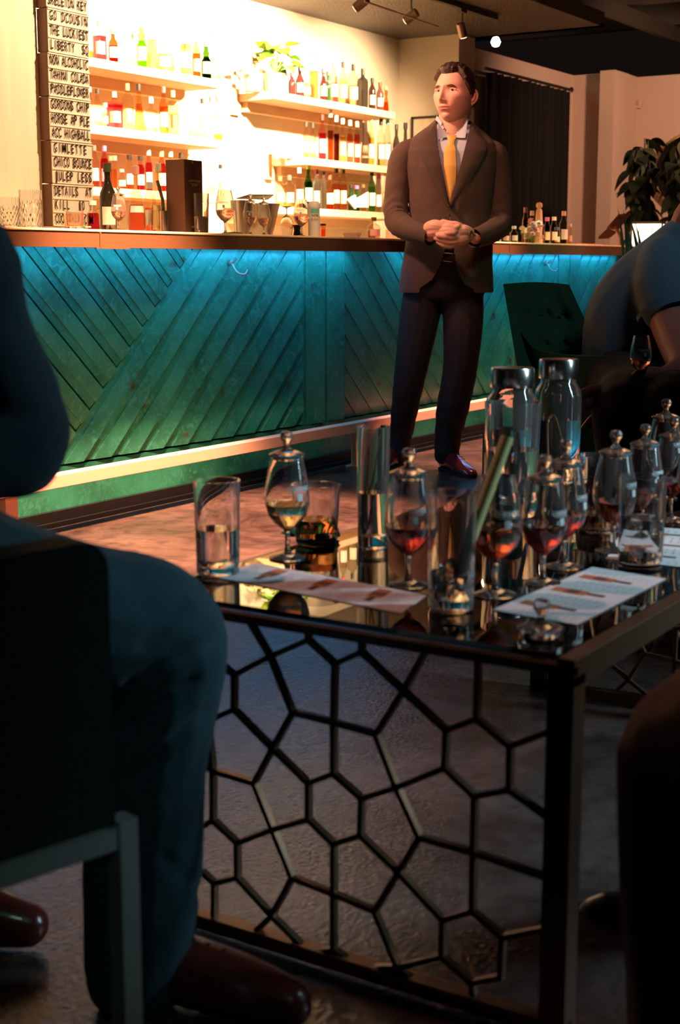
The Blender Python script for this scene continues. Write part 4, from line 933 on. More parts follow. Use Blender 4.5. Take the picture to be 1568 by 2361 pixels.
part('glass_top', tglass(), tb, lambda m: m.box((TX0+.012, TY0+.022, TH-.008), (TX1-.012, TY1-.012, TH)), origin=TBO)
def fr(name, lo, hi): part(name, BRZ, tb, lambda m: m.box(lo, hi, bev=.0012), origin=TBO)
fr('top_rail', (TX0, TY0, TH-.022), (TX0+.012, TY1, TH-.009)); fr('top_rail', (TX1-.012, TY0, TH-.035), (TX1, TY1, TH-.001))
fr('top_rail', (TX0, TY0, TH-.035), (TX1, TY0+.022, TH-.0005)); fr('top_rail', (TX0, TY1-.012, TH-.035), (TX1, TY1, TH-.0005))
for x in (TX0, TX1-.034):
    for y in (TY0, TY1-.034): fr('leg', (x, y, 0), (x+.034, y+.034, TH-.021))
    fr('bottom_rail', (x, TY0, .006), (x+.025, TY1, .026))
EDG = [((570, 1392), (624, 1513)), ((624, 1513), (541, 1556)), ((624, 1513), (712, 1475)), ((711, 1420), (712, 1475)), ((712, 1475), (773, 1530)), ((773, 1530), (835, 1503)), ((834, 1455), (835, 1503)),
 ((835, 1503), (931, 1592)), ((990, 1487), (931, 1592)), ((541, 1556), (490, 1515)), ((541, 1556), (541, 1635)), ((541, 1635), (480, 1662)), ((541, 1635), (630, 1725)), ((630, 1725), (676, 1642)), ((676, 1642), (624, 1513)),
 ((676, 1642), (770, 1665)), ((770, 1665), (773, 1530)), ((770, 1665), (770, 1783)), ((770, 1665), (868, 1692)), ((868, 1692), (931, 1592)), ((630, 1725), (587, 1805)), ((630, 1725), (712, 1805)), ((587, 1805), (492, 1776)),
 ((712, 1805), (770, 1783)), ((770, 1783), (835, 1840)), ((835, 1840), (915, 1815)), ((868, 1692), (915, 1815)), ((587, 1805), (630, 1912)), ((712, 1805), (712, 1888)), ((835, 1840), (832, 1925)), ((915, 1815), (968, 1930)),
 ((630, 1912), (712, 1888)), ((630, 1912), (548, 1943)), ((630, 1912), (675, 2023)), ((712, 1888), (770, 1945)), ((832, 1925), (770, 1945)), ((832, 1925), (920, 2010)), ((968, 1930), (920, 2010)), ((548, 1943), (492, 1890)),
 ((548, 1943), (548, 2023)), ((548, 2023), (495, 2035)), ((495, 2035), (495, 2150)), ((495, 2035), (470, 2012)), ((548, 2023), (628, 2110)), ((675, 2023), (628, 2110)), ((675, 2023), (770, 2060)), ((770, 1945), (770, 2060)), ((770, 2060), (865, 2100)),
 ((920, 2010), (865, 2100)), ((628, 2110), (583, 2190)), ((628, 2110), (712, 2200)), ((770, 2060), (770, 2190)), ((712, 2200), (770, 2190)), ((712, 2200), (712, 2250)), ((770, 2190), (832, 2250)), ((832, 2250), (832, 2305)), ((832, 2250), (918, 2230)),
 ((865, 2100), (918, 2230)), ((918, 2230), (1020, 2205)), ((918, 2230), (970, 2350)), ((931, 1592), (1030, 1683)), ((1030, 1683), (1100, 1657)), ((1103, 1512), (1100, 1657)), ((1100, 1657), (1177, 1720)), ((1177, 1720), (1262, 1688)),
 ((1030, 1683), (1026, 1770)), ((1026, 1770), (915, 1815)), ((1177, 1720), (1175, 1820)), ((1175, 1820), (1095, 1835)), ((1026, 1770), (1095, 1835)), ((1095, 1835), (1092, 1965)), ((968, 1930), (1092, 1965)), ((1092, 1965), (1255, 2020)),
 ((1092, 1965), (1090, 2100)), ((1090, 2100), (1022, 2120)), ((1022, 2120), (920, 2010)), ((1090, 2100), (1160, 2160)), ((1160, 2160), (1250, 2143)), ((1022, 2120), (1020, 2205)), ((1020, 2205), (1090, 2265)), ((1090, 2265), (1155, 2252)), ((1090, 2265), (1092, 2360)),
 ((1175, 1820), (1258, 1880)), ((1155, 2252), (1160, 2160)), ((492, 1776), (492, 1890)), ((492, 1776), (450, 1740)), ((492, 1890), (455, 1915)), ((490, 1515), (490, 1390)), ((480, 1662), (492, 1776)), ((490, 1515), (455, 1540))]
XL = TX0+.012
for (a, b) in EDG:
    A3_, B3_ = onx(*a, XL), onx(*b, XL)
    for q in (A3_, B3_):
        q[1] = min(max(q[1], TY0+.01), TY1-.012); q[2] = min(max(q[2], .016), TH-.014)
    if np.linalg.norm(A3_-B3_) < .008: continue
    part('lattice_bar', BRZ, tb, lambda m: m.bar(A3_, B3_, .0075, .010, side=(1, 0, 0), ext=.003), origin=TBO)

FB = [c_ for c_ in tb.children if c_.name.startswith('lattice_bar')][:64]
for c_ in FB:   # the same honeycomb panel closes the far end
    d_ = c_.copy(); COL.objects.link(d_); d_.parent = tb; d_.location = (TX1-TX0-.024, 0, 0)
# ------------------------------------------------------------------ things on the table
def tt(px, py): return onz(px, py, TH)+np.array([0, 0, .0006])
def scl(px, py): p = onz(px, py, TH); return float((p-CAM)@FWD)/F
def ttop(px, py, pb):  # height of a point above the base spot
    p = onz(px, pb, TH); hd = float((p-CAM)@FH); return vp(px, py, hd)[2]-TH
REDW = (.50, .055, .05); DAMB = (.62, .13, .05); PGOLD = (.95, .70, .38)
def cg(px, foot, knob, liq, lvl, lab, lid=True, yaw=None, rim=None):
    c = tt(px, foot); h = ttop(px, knob, foot); s_ = h/(.1915 if lid else .153)
    return copita(c, lab, liq, lvl, lid, (ADIR-.25 if yaw is None else yaw), s_)
cg(663, 1288, 994, PGOLD, .083, 'lidded tasting glass of pale gold whisky beside the ribbed tumbler', yaw=ADIR+.1)
cg(941, 1350, 1033, REDW, .084, 'lidded tasting glass of deep red whisky in front of the twig vase', yaw=ADIR-.35)
cg(1141, 1372, 1098, DAMB, .088, 'open tasting glass of amber whisky left of two dark ones', False, ADIR-.2)
cg(1251, 1345, 1048, REDW, .088, 'lidded tasting glass of dark red whisky just behind the right menu sheet', yaw=ADIR+.2)
cg(1298, 1308, 1014, REDW, .080, 'lidded tasting glass of red whisky, second row behind the right menu', yaw=ADIR+.4)
cg(1412, 1272, 992, DAMB, .080, 'lidded tasting glass of brown whisky behind the right water glass', yaw=ADIR+.3)
cg(1480, 1228, 978, DAMB, .074, 'lidded tasting glass behind the right water glass, upper part showing over it', yaw=ADIR+.3)
st_ = vp(1290, 1040, 3.9)
sd = empty('side_table', (st_[0], st_[1], 0), 'low round black side table beyond the carafes, carrying one lidded glass', 'table')
part('table_top', BLACK, sd, lambda m: m.lathe([(0, .39), (.10, .39), (.10, .404), (0, .404)], 28)); part('table_leg', BLACK, sd, lambda m: m.lathe([(.10, 0), (.09, .01), (.012, .02), (.012, .39)], 16))
copita((st_[0], st_[1], .4045), 'small distant lidded tasting glass seen through the right carafe', DAMB, .072, True, ADIR+.3, .9)
cg(1528, 1150, 920, None, 0, 'distant lidded tasting glass, highest at the right edge of the table', yaw=ADIR+.3)
cg(1545, 1200, 962, REDW, .076, 'lidded tasting glass of red whisky at the right picture edge', yaw=ADIR+.3)
cg(1598, 1215, 978, DAMB, .076, 'lidded tasting glass cut off by the right picture edge', yaw=ADIR+.3)
def wg(px, base, top, wpx, lv, lab, nm='water_glass', base_t=.012, taper=.93, lmat=None, wall=.0022, ribs=0, glass=None, name=None):
    c = tt(px, base); s_ = scl(px, base); return tumbler(c, wpx*s_/2, ttop(px, top, base), lab, nm, wall=wall, base=base_t, liq=1, lh=lv, lmat=lmat, taper=taper, ribs=ribs, glass=glass or GLASS)
wg(503, 1322, 1108, 106, .066, 'straight water glass, half full, at the left corner of the glass table')
wg(1476, 1296, 1098, 108, .068, 'straight water glass, half full, between the menu sheets on the right')
wg(729, 1252, 1118, 112, .040, 'ribbed tumbler with a little whisky standing on a dark green leaf', 'ribbed_tumbler', ribs=1, lmat=liquor((.85, .42, .15)), taper=.86)
wg(1381, 1225, 1050, 110, .030, 'ribbed dark tumbler behind the lidded glasses at the middle of the table', 'ribbed_tumbler', ribs=1, taper=.88, lmat=liquor((.5, .3, .1)))
wg(1040, 1405, 1135, 112, .05, 'tall tumbler with ice and a bamboo straw at the front of the table', 'iced_tumbler', base_t=.016)
wg(1178, 1190, 928, 130, .12, 'large tumbler in front of the left water carafe', 'tall_tumbler', base_t=.014, taper=.82)
# straws
c = tt(1040, 1405); hdS = float((onz(1040, 1405, TH)-CAM)@FH)
s0 = vp(1052, 1330, hdS); s1 = vp(1170, 1008, hdS+.05)
tag(part('bamboo_straw', mat('bamboo', (.55, .50, .20), .5), None, lambda m: (m.tube([s0, s0+(s1-s0)*.5, s1], .0085, 16, cap=False), m.tube([s1, s0+(s1-s0)*.5, s0], .0068, 14, cap=False)), smooth=True, origin=s0), 'thick bamboo straw leaning out of the iced tumbler', 'straw')
c2 = onz(1178, 1190, TH); hd2 = float((c2-CAM)@FH); s0 = vp(1208, 1130, hd2); s1 = vp(1193, 995, hd2)
tag(part('wooden_stirrer', mat('pale_stick', (.8, .5, .28), .5), None, lambda m: m.bar(s0, s1, .006, .002, side=tuple(-FH)), origin=s0), 'flat pale wooden stirrer leaning in the tumbler by the carafe', 'stirrer')
# ice
ice = empty('ice_cubes', tt(1040, 1405)+np.array([0, 0, .0]), 'melting ice cubes in the front tumbler', 'ice')
for k, (dx, dy, dz, r_) in enumerate(((-.009, .004, .030, .3), (.010, -.006, .036, .9), (.0, .004, .056, 1.4))):
    part('ice_cube', mat('ice', (.96, .98, 1), .05, trans=1, ior=1.31), ice, lambda m: m.box((-.009, -.009, -.009), (.009, .009, .009), bev=.003)).location = (dx, dy, dz)
    ice.children[-1].rotation_euler = (r_, r_*.5, r_)
# dark leaf under the ribbed tumbler
lfc = tt(722, 1240)
lf = empty('leaf_coaster', lfc-np.array([0, 0, .0002]), 'crumpled dark green leaf under the ribbed tumbler', 'leaf')
def crumple(m):
    V = []; n = 26
    for r_ in (0, .4, .75, 1):
        for k in range(n):
            a = 2*math.pi*k/n; R_ = .047*(1+.12*math.sin(3*a+1)+.08*math.sin(7*a)); z = .001+(.014*max(0, math.sin(5*a+.5))+.006)*(r_**4); V.append((R_*r_*math.cos(a), R_*r_*math.sin(a), z))
    m.add(V, [(i*n+k, i*n+(k+1) % n, (i+1)*n+(k+1) % n, (i+1)*n+k) for i in range(3) for k in range(n)])
part('leaf_blade', mat('dark_banana_leaf', (.015, .07, .03), .4), lf, crumple, smooth=True, ang=80)
# vase with twigs
vb = tt(860, 1262); sv = scl(860, 1262); Rv = 76*sv/2; Hv = ttop(860, 984, 1262)
vs = empty('twig_vase', vb, 'narrow clear cylinder vase holding water and thin twigs', 'vase')
part('vase_body', GLASS, vs, lambda m: m.lathe([(.0005, 0), (Rv*.9, 0), (Rv*.93, .004), (Rv, Hv), (Rv-.0015, Hv), (Rv*.93-.0015, .02), (.0005, .018)], 36), smooth=True, ang=60)
part('water', WATER, vs, lambda m: m.lathe([(.0005, .0181), (Rv*.93-.0012, .0201), (Rv*.96-.0013, Hv*.46), (.0005, Hv*.46)], 36), smooth=True, ang=60)
TW = mat('golden_twig', (.6, .35, .12), .5)
for P in ([(-.012, 0, .03), (-.010, .002, .08), (.0, 0, .11), (.010, 0, Hv*.92)], [(-.012, .003, .03), (-.012, .003, .09), (-.009, .004, .13)], [(-.006, -.004, .03), (-.002, -.004, .07), (.006, -.003, .105)]):
    Q = [RT*q[0]+FH*q[1]+ZZ*q[2] for q in P]; part('twig', TW, vs, lambda m: m.tube(catmull(Q, 4), .0013, 7), smooth=True)
# carafes
def carafe(px, base, top, wpx, lab, cap=True):
    c = tt(px, base); s_ = scl(px, base); R = wpx*s_/2; H = ttop(px, top, base); root = empty('water_carafe', c, lab, 'carafe', 'water carafes on the table')
    O = [(.0005, 0), (R*.9, 0), (R, .006), (R, H*.70), (R*.93, H*.765), (R*.76, H*.81), (R*.76, H*.86)]
    I = [(R*.76-.003, H*.86), (R*.76-.003, H*.81), (R*.93-.003, H*.76), (R-.003, H*.70), (R-.003, .012), (.0005, .011)]
    part('carafe_body', GLASS, root, lambda m: m.lathe(O+I, 40), smooth=True, ang=60)
    part('water', WATER, root, lambda m: m.lathe([(.0005, .0112), (R-.0026, .0122), (R-.0026, H*.52), (.0005, H*.52)], 40), smooth=True, ang=60)
    part('screw_cap', mat('polished_steel', (.8, .76, .72), .2, 1), root, lambda m: m.lathe([(R*.82, H*.845), (R*.83, H*.85), (R*.83, H*.985), (R*.80, H), (0, H)], 36), smooth=True, ang=40)
carafe(1176, 1135, 848, 122, 'squat glass water carafe with steel cap, the left of two')
carafe(1281, 1114, 828, 108, 'squat glass water carafe with steel cap, right and farther of two')
# wire loop by the right carafe
hdw = float((onz(1285, 1150, TH)-CAM)@FH)
tag(part('wire_holder', BRZ, None, lambda m: m.tube(catmull([vp(x, y, hdw) for x, y in ((1266, 1145), (1262, 990), (1270, 962), (1282, 966), (1300, 1045), (1308, 1148))], 5), .0022, 8), smooth=True, origin=vp(1285, 1110, hdw)), 'bent bronze wire loop standing before the right carafe', 'holder')
# loose lid
lc = tt(1247, 1466)
ll = tag(bpy.data.objects.new('glass_lid', copita_mesh(GLASS, True)[1].copy()), 'loose glass lid with knob lying at the front edge of the table', 'lid'); COL.objects.link(ll)
for v in ll.data.vertices: v.co.z -= .149
ll.location = lc; ll.scale = (1.08,)*3
# menus
PAPER = mat('menu_paper', (.80, .70, .70), .7); 
def menu(quad, lab, art=True):
    P = [onz(x, y, TH)+np.array([0, 0, .0012]) for x, y in quad]; root = empty('tasting_menu', P[0], lab, 'paper', 'menu sheets on the table'); O = P[0]
    part('sheet', PAPER, root, lambda m: m.prism(P, (0, 0, -1), .0006), origin=O)
    def uv(u, v): return P[0]*(1-u)*(1-v)+P[1]*u*(1-v)+P[2]*u*v+P[3]*(1-u)*v+np.array([0, 0, .0003])
    def quad_(m, u0, v0, u1, v1, mi): m.add([uv(u0, v0), uv(u1, v0), uv(u1, v1), uv(u0, v1)], [(0, 1, 2, 3)], mi)
    for k, u in enumerate((.16, .46, .76)):
        bp2 = part('bottle_picture', [mat('print_orange', (.55, .16, .06), .6), mat('print_dark', (.09, .03, .02), .6)], root, lambda m: (quad_(m, u, .46, u+.075, .90, 0), quad_(m, u+.02, .24, u+.055, .46, 1)), origin=O)
        part('picture_label', mat('print_brown', (.2, .06, .03), .6), bp2, lambda m: m.add([uv(a_, b_)+np.array([0, 0, .0002]) for a_, b_ in ((u, .56), (u+.075, .56), (u+.075, .72), (u, .72))], [(0, 1, 2, 3)]), origin=O)
    def tx(m):
        for k, u in enumerate((.04, .27, .36, .57, .66, .86)):
            for j in range(9): quad_(m, u, .12+.085*j, u+.07-.015*((j*7+k) % 3), .135+.085*j, 0)
    t_ = part('text_lines', mat('print_grey', (.5, .42, .42), .7), root, tx, origin=O); t_['kind'] = 'stuff'
menu([(486, 1330), (925, 1416), (984, 1374), (590, 1300)], 'printed tasting menu sheet lying in front of the ribbed tumbler')
menu([(1330, 1442), (1536, 1336), (1366, 1309), (1135, 1408)], 'printed tasting menu sheet at the near right of the table')
menu([(1600, 1312), (1640, 1225), (1440, 1213), (1398, 1290)], 'printed tasting menu sheet under the right water glass')

# ================================================================== ARMCHAIR (green velvet)
def chair_green():
    hd = 4.55; root = empty('velvet_armchair', (*vp(1260, 900, hd)[:2], 0), 'dark green button-tufted velvet armchair in front of the bar', 'chair'); O = tuple(root.location)
    VEL = mat('dark_green_velvet', (.013, .062, .025), .8, sheen=.15, bump=.1, bscale=60); VEL.node_tree.nodes['Principled BSDF'].inputs['Sheen Tint'].default_value = (.1, .6, .2, 1)
    # shell: outline swept in depth
    def shell(m):
        # back panel grid with tufting, curved
        n, k = 24, 20
        TL, TRr, BL_, BR_ = (1160, 655), (1312, 656), (1195, 860), (1400, 850)
        V = []
        for th_ in (0, 1):
            for i in range(n+1):
                for j in range(k+1):
                    u, v = i/n, j/k
                    x = (TL[0]*(1-u)+TRr[0]*u)*(1-v)+(BL_[0]*(1-u)+BR_[0]*u)*v; y = (TL[1]*(1-u)+TRr[1]*u)*(1-v)+(BL_[1]*(1-u)+BR_[1]*u)*v
                    y -= 5*math.sin(math.pi*u)*(1-v)
                    ed = min(u, 1-u, v+.15)*6; dpt = hd-.12+.16*math.sin(math.pi*u*.8)-.22*v
                    if th_: dpt += .07+.02*min(ed, 1)
                    else:
                        for (bu, bv) in ((.28, .38), (.52, .38), (.76, .38), (.4, .72), (.64, .72)):
                            dpt += .035*math.exp(-((u-bu)**2+(v-bv)**2)/.0035)
                        dpt += .025*(1-min(ed, 1))
                    V.append(vp(x, y, dpt))
        N = (n+1)*(k+1); ix = lambda i, j, t: t*N+i*(k+1)+j
        Fc = [(ix(i, j, t), ix(i+1, j, t), ix(i+1, j+1, t), ix(i, j+1, t)) for t in (0, 1) for i in range(n) for j in range(k)]
        Fc += [(ix(i, j, 0), ix(i, j, 1), ix(i+1, j, 1), ix(i+1, j, 0)) for i in range(n) for j in (0, k)]
        Fc += [(ix(i, j, 0), ix(i, j, 1), ix(i, j+1, 1), ix(i, j+1, 0)) for j in range(k) for i in (0, n)]
        m.add(V, Fc)
    part('backrest', VEL, root, shell, smooth=True, ang=50, origin=O)
    btn = MB()
    for bx, by in ((1203, 728), (1243, 726), (1296, 722), (1246, 795), (1292, 792)):
        p_ = vp(bx, by, hd-.06); btn.lathe([(0, -.006), (.008, 0), (0, .006)], 10, c=p_)
    btn.build('buttons', VEL, root, origin=O)
    # near arm sweeping down from the back to the seat front
    def armsh(m):
        top = catmull([np.array(vp(x, y, d_)) for x, y, d_ in ((1188, 752, 4.44), (1225, 800, 4.34), (1270, 812, 4.28), (1330, 818, 4.22), (1470, 815, 4.1), (1600, 812, 4.05))], 5)
        V = []
        for q in top: V += [q, q+ZZ*.0-FH*.055, np.array([*(q-FH*.04)[:2], .17]), np.array([*(q+FH*.03)[:2], .17])]
        n = len(top); m.add(V, [(i*4+a, i*4+(a+1) % 4, (i+1)*4+(a+1) % 4, (i+1)*4+a) for i in range(n-1) for a in range(4)]+[(0, 1, 2, 3), tuple((n-1)*4+a for a in (3, 2, 1, 0))])
    part('armrest', VEL, root, armsh, smooth=True, ang=40, origin=O)
    b_ = vp(1330, 950, 4.45)
    part('seat', VEL, root, lambda m: m.box((b_[0]-.28, b_[1]-.34, .2), (b_[0]+.3, b_[1]+.2, .44), bev=.03), origin=O)
    for dx, dy in ((-.2, -.2), (.25, -.25), (-.2, .15), (.25, .15)):
        part('leg', BLACK, root, lambda m: m.tube([(b_[0]+dx, b_[1]+dy, .2), (b_[0]+dx*1.15, b_[1]+dy*1.15, 0)], [.02, .012], 10), origin=O)
chair_green()

# ================================================================== PEOPLE
def skin_mat(nm, col):
    m = mat(nm, col, .5, bump=.05, bscale=120); b = m.node_tree.nodes['Principled BSDF']; b.inputs['Subsurface Weight'].default_value = .08; b.inputs['Subsurface Radius'].default_value = (.02, .008, .005); return m
SKIN = skin_mat('fair_skin', (.78, .45, .34)); SKIN2 = skin_mat('ruddy_skin', (.46, .15, .105))
HAIR = mat('dark_brown_hair', (.032, .015, .010), .45, bump=.8, bscale=160, stretch=(1, 1, .25))
# --- head builder: local frame, +x right of the face's own left?, y forward, z up; origin at head centre
def head_parts(parent, M, skin, s=1.0, with_hair=True):
    g = lambda x, z, cx, cz, sx, sz: np.exp(-((x-cx)/sx)**2-((z-cz)/sz)**2)
    def surf(th, ph):   # th: azimuth from +y, ph: polar from top
        x = np.sin(ph)*np.sin(th); y = np.sin(ph)*np.cos(th); z = np.cos(ph)
        X = x*.076; Z = z*.116-.004; Y = y*.096
        fr = np.clip(y, 0, 1)
        low = np.clip((-Z-.01)/.11, 0, 1)
        X = X*(1-.25*low**1.5*(.35+.65*np.clip(y+.4, 0, 1)))
        Y = np.where(y > 0, Y*(1-.02*low), Y*(1-.28*low))
        Y = Y+.012*low*fr                                    # jaw carried forward
        f = fr**1.5
        Y = Y-f*.010*np.exp(-((Z-.012)/.03)**2)*0
        Y = Y-.013*(g(X, Z, .031, .010, .017, .012)+g(X, Z, -.031, .010, .017, .012))*(y > 0)
        Y = Y+.0065*g(X, Z, 0, .030, .05, .010)*(y > 0)
        ridge = np.interp(Z, [-.047, -.040, -.030, -.018, .0, .018, .03], [0, .010, .026, .022, .013, .006, 0])
        wz = np.interp(Z, [-.047, -.030, .01], [.014, .0105, .007])
        Y = Y+ridge*np.exp(-(X/wz)**2)*(y > 0)
        Y = Y+.006*(g(X, Z, .012, -.034, .006, .006)+g(X, Z, -.012, -.034, .006, .006))*(y > 0)
        Y = Y+.0060*g(X, Z, 0, -.058, .032, .018)*(y > 0)
        Y = Y+.0026*g(X, Z, 0, -.0540, .022, .0035)*(y > 0)+.0034*g(X, Z, 0, -.0650, .018, .0040)*(y > 0)-.0045*g(X, Z, 0, -.0597, .022, .0018)*(y > 0)
        Y = Y-.004*g(X, Z, 0, -.077, .02, .006)*(y > 0)+.009*g(X, Z, 0, -.096, .022, .014)*(y > 0)
        X = X+np.sign(X)*.005*np.exp(-((Z+.015)/.02)**2)*np.clip(fr*2, 0, 1)*(np.abs(X) > .03)
        return X, Y, Z
    nt_, np_ = 150, 120
    tt_ = np.linspace(-1, 1, nt_, endpoint=False); th = math.pi*(tt_*.55+.45*tt_**3); ph = np.linspace(.02, math.pi-.02, np_)
    TH_, PH = np.meshgrid(th, ph); X, Y, Z = surf(TH_, PH)
    V = np.stack([X, Y, Z], -1).reshape(-1, 3)*s; ix = lambda i, j: i*nt_+(j % nt_)
    Fc = [(ix(i, j), ix(i, j+1), ix(i+1, j+1), ix(i+1, j)) for i in range(np_-1) for j in range(nt_)]+[tuple(range(nt_)), tuple((np_-1)*nt_+k for k in range(nt_))[::-1]]
    def T(v): v = np.asarray(v, float); return v@M[:3, :3].T+M[:3, 3]
    lipm = []
    for f in Fc[:-2]:
        c = V[list(f)].mean(0)/s; lip = c[1] > .06 and abs(c[0]) < .026 and -.0690+.20*abs(c[0]) < c[2] < -.0515-.20*abs(c[0])
        lipm.append(1 if lip else 0)
    lipm += [0, 0]
    res = (T(V), Fc, lipm)
    parts = {}
    # ears
    m = MB()
    for sx in (-1, 1):
        R_ = [(.0, .0, .030), (.010, .014, .024), (.014, .020, .010), (.012, .016, -.008), (.006, .006, -.022), (.0, -.002, -.028)]
        q = catmull([np.array([sx*(.073+a*.9), -.012-b, z-.012]) for a, b, z in R_], 4); m.tube([T(p*s) for p in q], [.0055*s]*len(q), 8)
        q = [np.array([sx*.074, -.012, .010]), np.array([sx*.080, -.020, .0]), np.array([sx*.079, -.018, -.018]), np.array([sx*.073, -.008, -.030])]; m.tube([T(p*s) for p in catmull(q, 3)], [.006*s]*10, 8)
        m.add([T(np.array(p)*s) for p in ((sx*.072, -.006, .020), (sx*.081, -.027, .010), (sx*.081, -.026, -.010), (sx*.074, -.010, -.034), (sx*.0715, -.002, -.01))], [(0, 1, 2, 3, 4)])
    parts['ear'] = m
    # eyes
    me_ = MB()
    for sx in (-1, 1):
        c = T(np.array([sx*.031, .0690, .009])*s); me_.lathe([(0.0003, -.0115*s)]+[(.0115*s*math.sin(a), -.0115*s*math.cos(a)) for a in np.linspace(.2, 2.9, 9)]+[(.0003, .0115*s)], 16, c=c)
    parts['eye'] = me_
    mi_ = MB()
    gaze = np.array([-.22, 1, .02]); gaze /= np.linalg.norm(gaze)
    for sx in (-1, 1):
        c = np.array([sx*.031, .0690, .009])+gaze*.0108; u = np.cross(gaze, [0, 0, 1]); u /= np.linalg.norm(u); w_ = np.cross(u, gaze)
        mi_.add([T((c+gaze*.0012*k+(u*math.cos(a)+w_*math.sin(a))*r_)*s) for k, r_ in ((0, .0056), (1, .0045)) for a in np.linspace(0, 2*math.pi, 12, endpoint=False)], [(k, (k+1) % 12, 12+(k+1) % 12, 12+k) for k in range(12)]+[tuple(range(12, 24))])
    parts['iris'] = mi_
    # lids and brows
    ml = MB(); mb_ = MB()
    for sx in (-1, 1):
        for dz, th0, b in ((.0052, .0030, 1), (-.0056, .0018, -1)):
            q = catmull([np.array([sx*(.031+dx), .0795-abs(dx)*.28-(.003 if b < 0 else 0), .009+dz*(1-(dx/.0165)**2)]) for dx in (-.0165, -.009, 0, .009, .0165)], 3); ml.tube([T(p*s) for p in q], [th0*s]*len(q), 6)
        q = catmull([np.array([sx*x_, y_, z_]) for x_, y_, z_ in ((.011, .0925, .0225), (.024, .0905, .0250), (.037, .0840, .0250), (.050, .0725, .0185))], 4); n = len(q)
        mb_.tube([T(p*s) for p in q], [(.0035*math.sin(math.pi*min(max(k/(n-1), .12), .93)))*s for k in range(n)], 8)
    parts['eyelid'] = ml; parts['eyebrow'] = mb_
    # hair shell
    hm = MB()
    if with_hair:
        x_, y_, z_ = V[:, 0]/s, V[:, 1]/s, V[:, 2]/s
        # hairline height as a function of azimuth
        az = np.degrees(np.abs(np.arctan2(x_, y_)))
        hl = np.interp(az, [0, 22, 38, 50, 60, 74, 84, 96, 112, 135, 180], [.070, .073, .078, .060, .036, .008, -.012, -.002, -.025, -.052, -.062])
        d = z_-hl; k_ = np.clip(d/.014, 0, 1); k_ = k_*k_*(3-2*k_)
        th_top = .016+.010*np.clip((y_-.0)/.08, 0, 1)*np.clip(z_/.1, 0, 1)
        th_ = np.where(z_ > .05, th_top, .009)*k_-.003*(1-k_)
        wig = .0009*np.sin(x_*420+y_*80)*k_+.0008*np.sin(y_*110+z_*90+x_*60)*k_
        nrm = V/s/np.array([.076, .096, .116])**2; nrm /= np.linalg.norm(nrm, axis=1)[:, None]
        HV = V/s+nrm*(th_+wig)[:, None]; keep = d > -.006
        Fh = [f for f in Fc[:-1] if all(keep[i] for i in f)]
        hm.add(T(HV*s), Fh)
    parts['hair'] = hm
    return res, parts

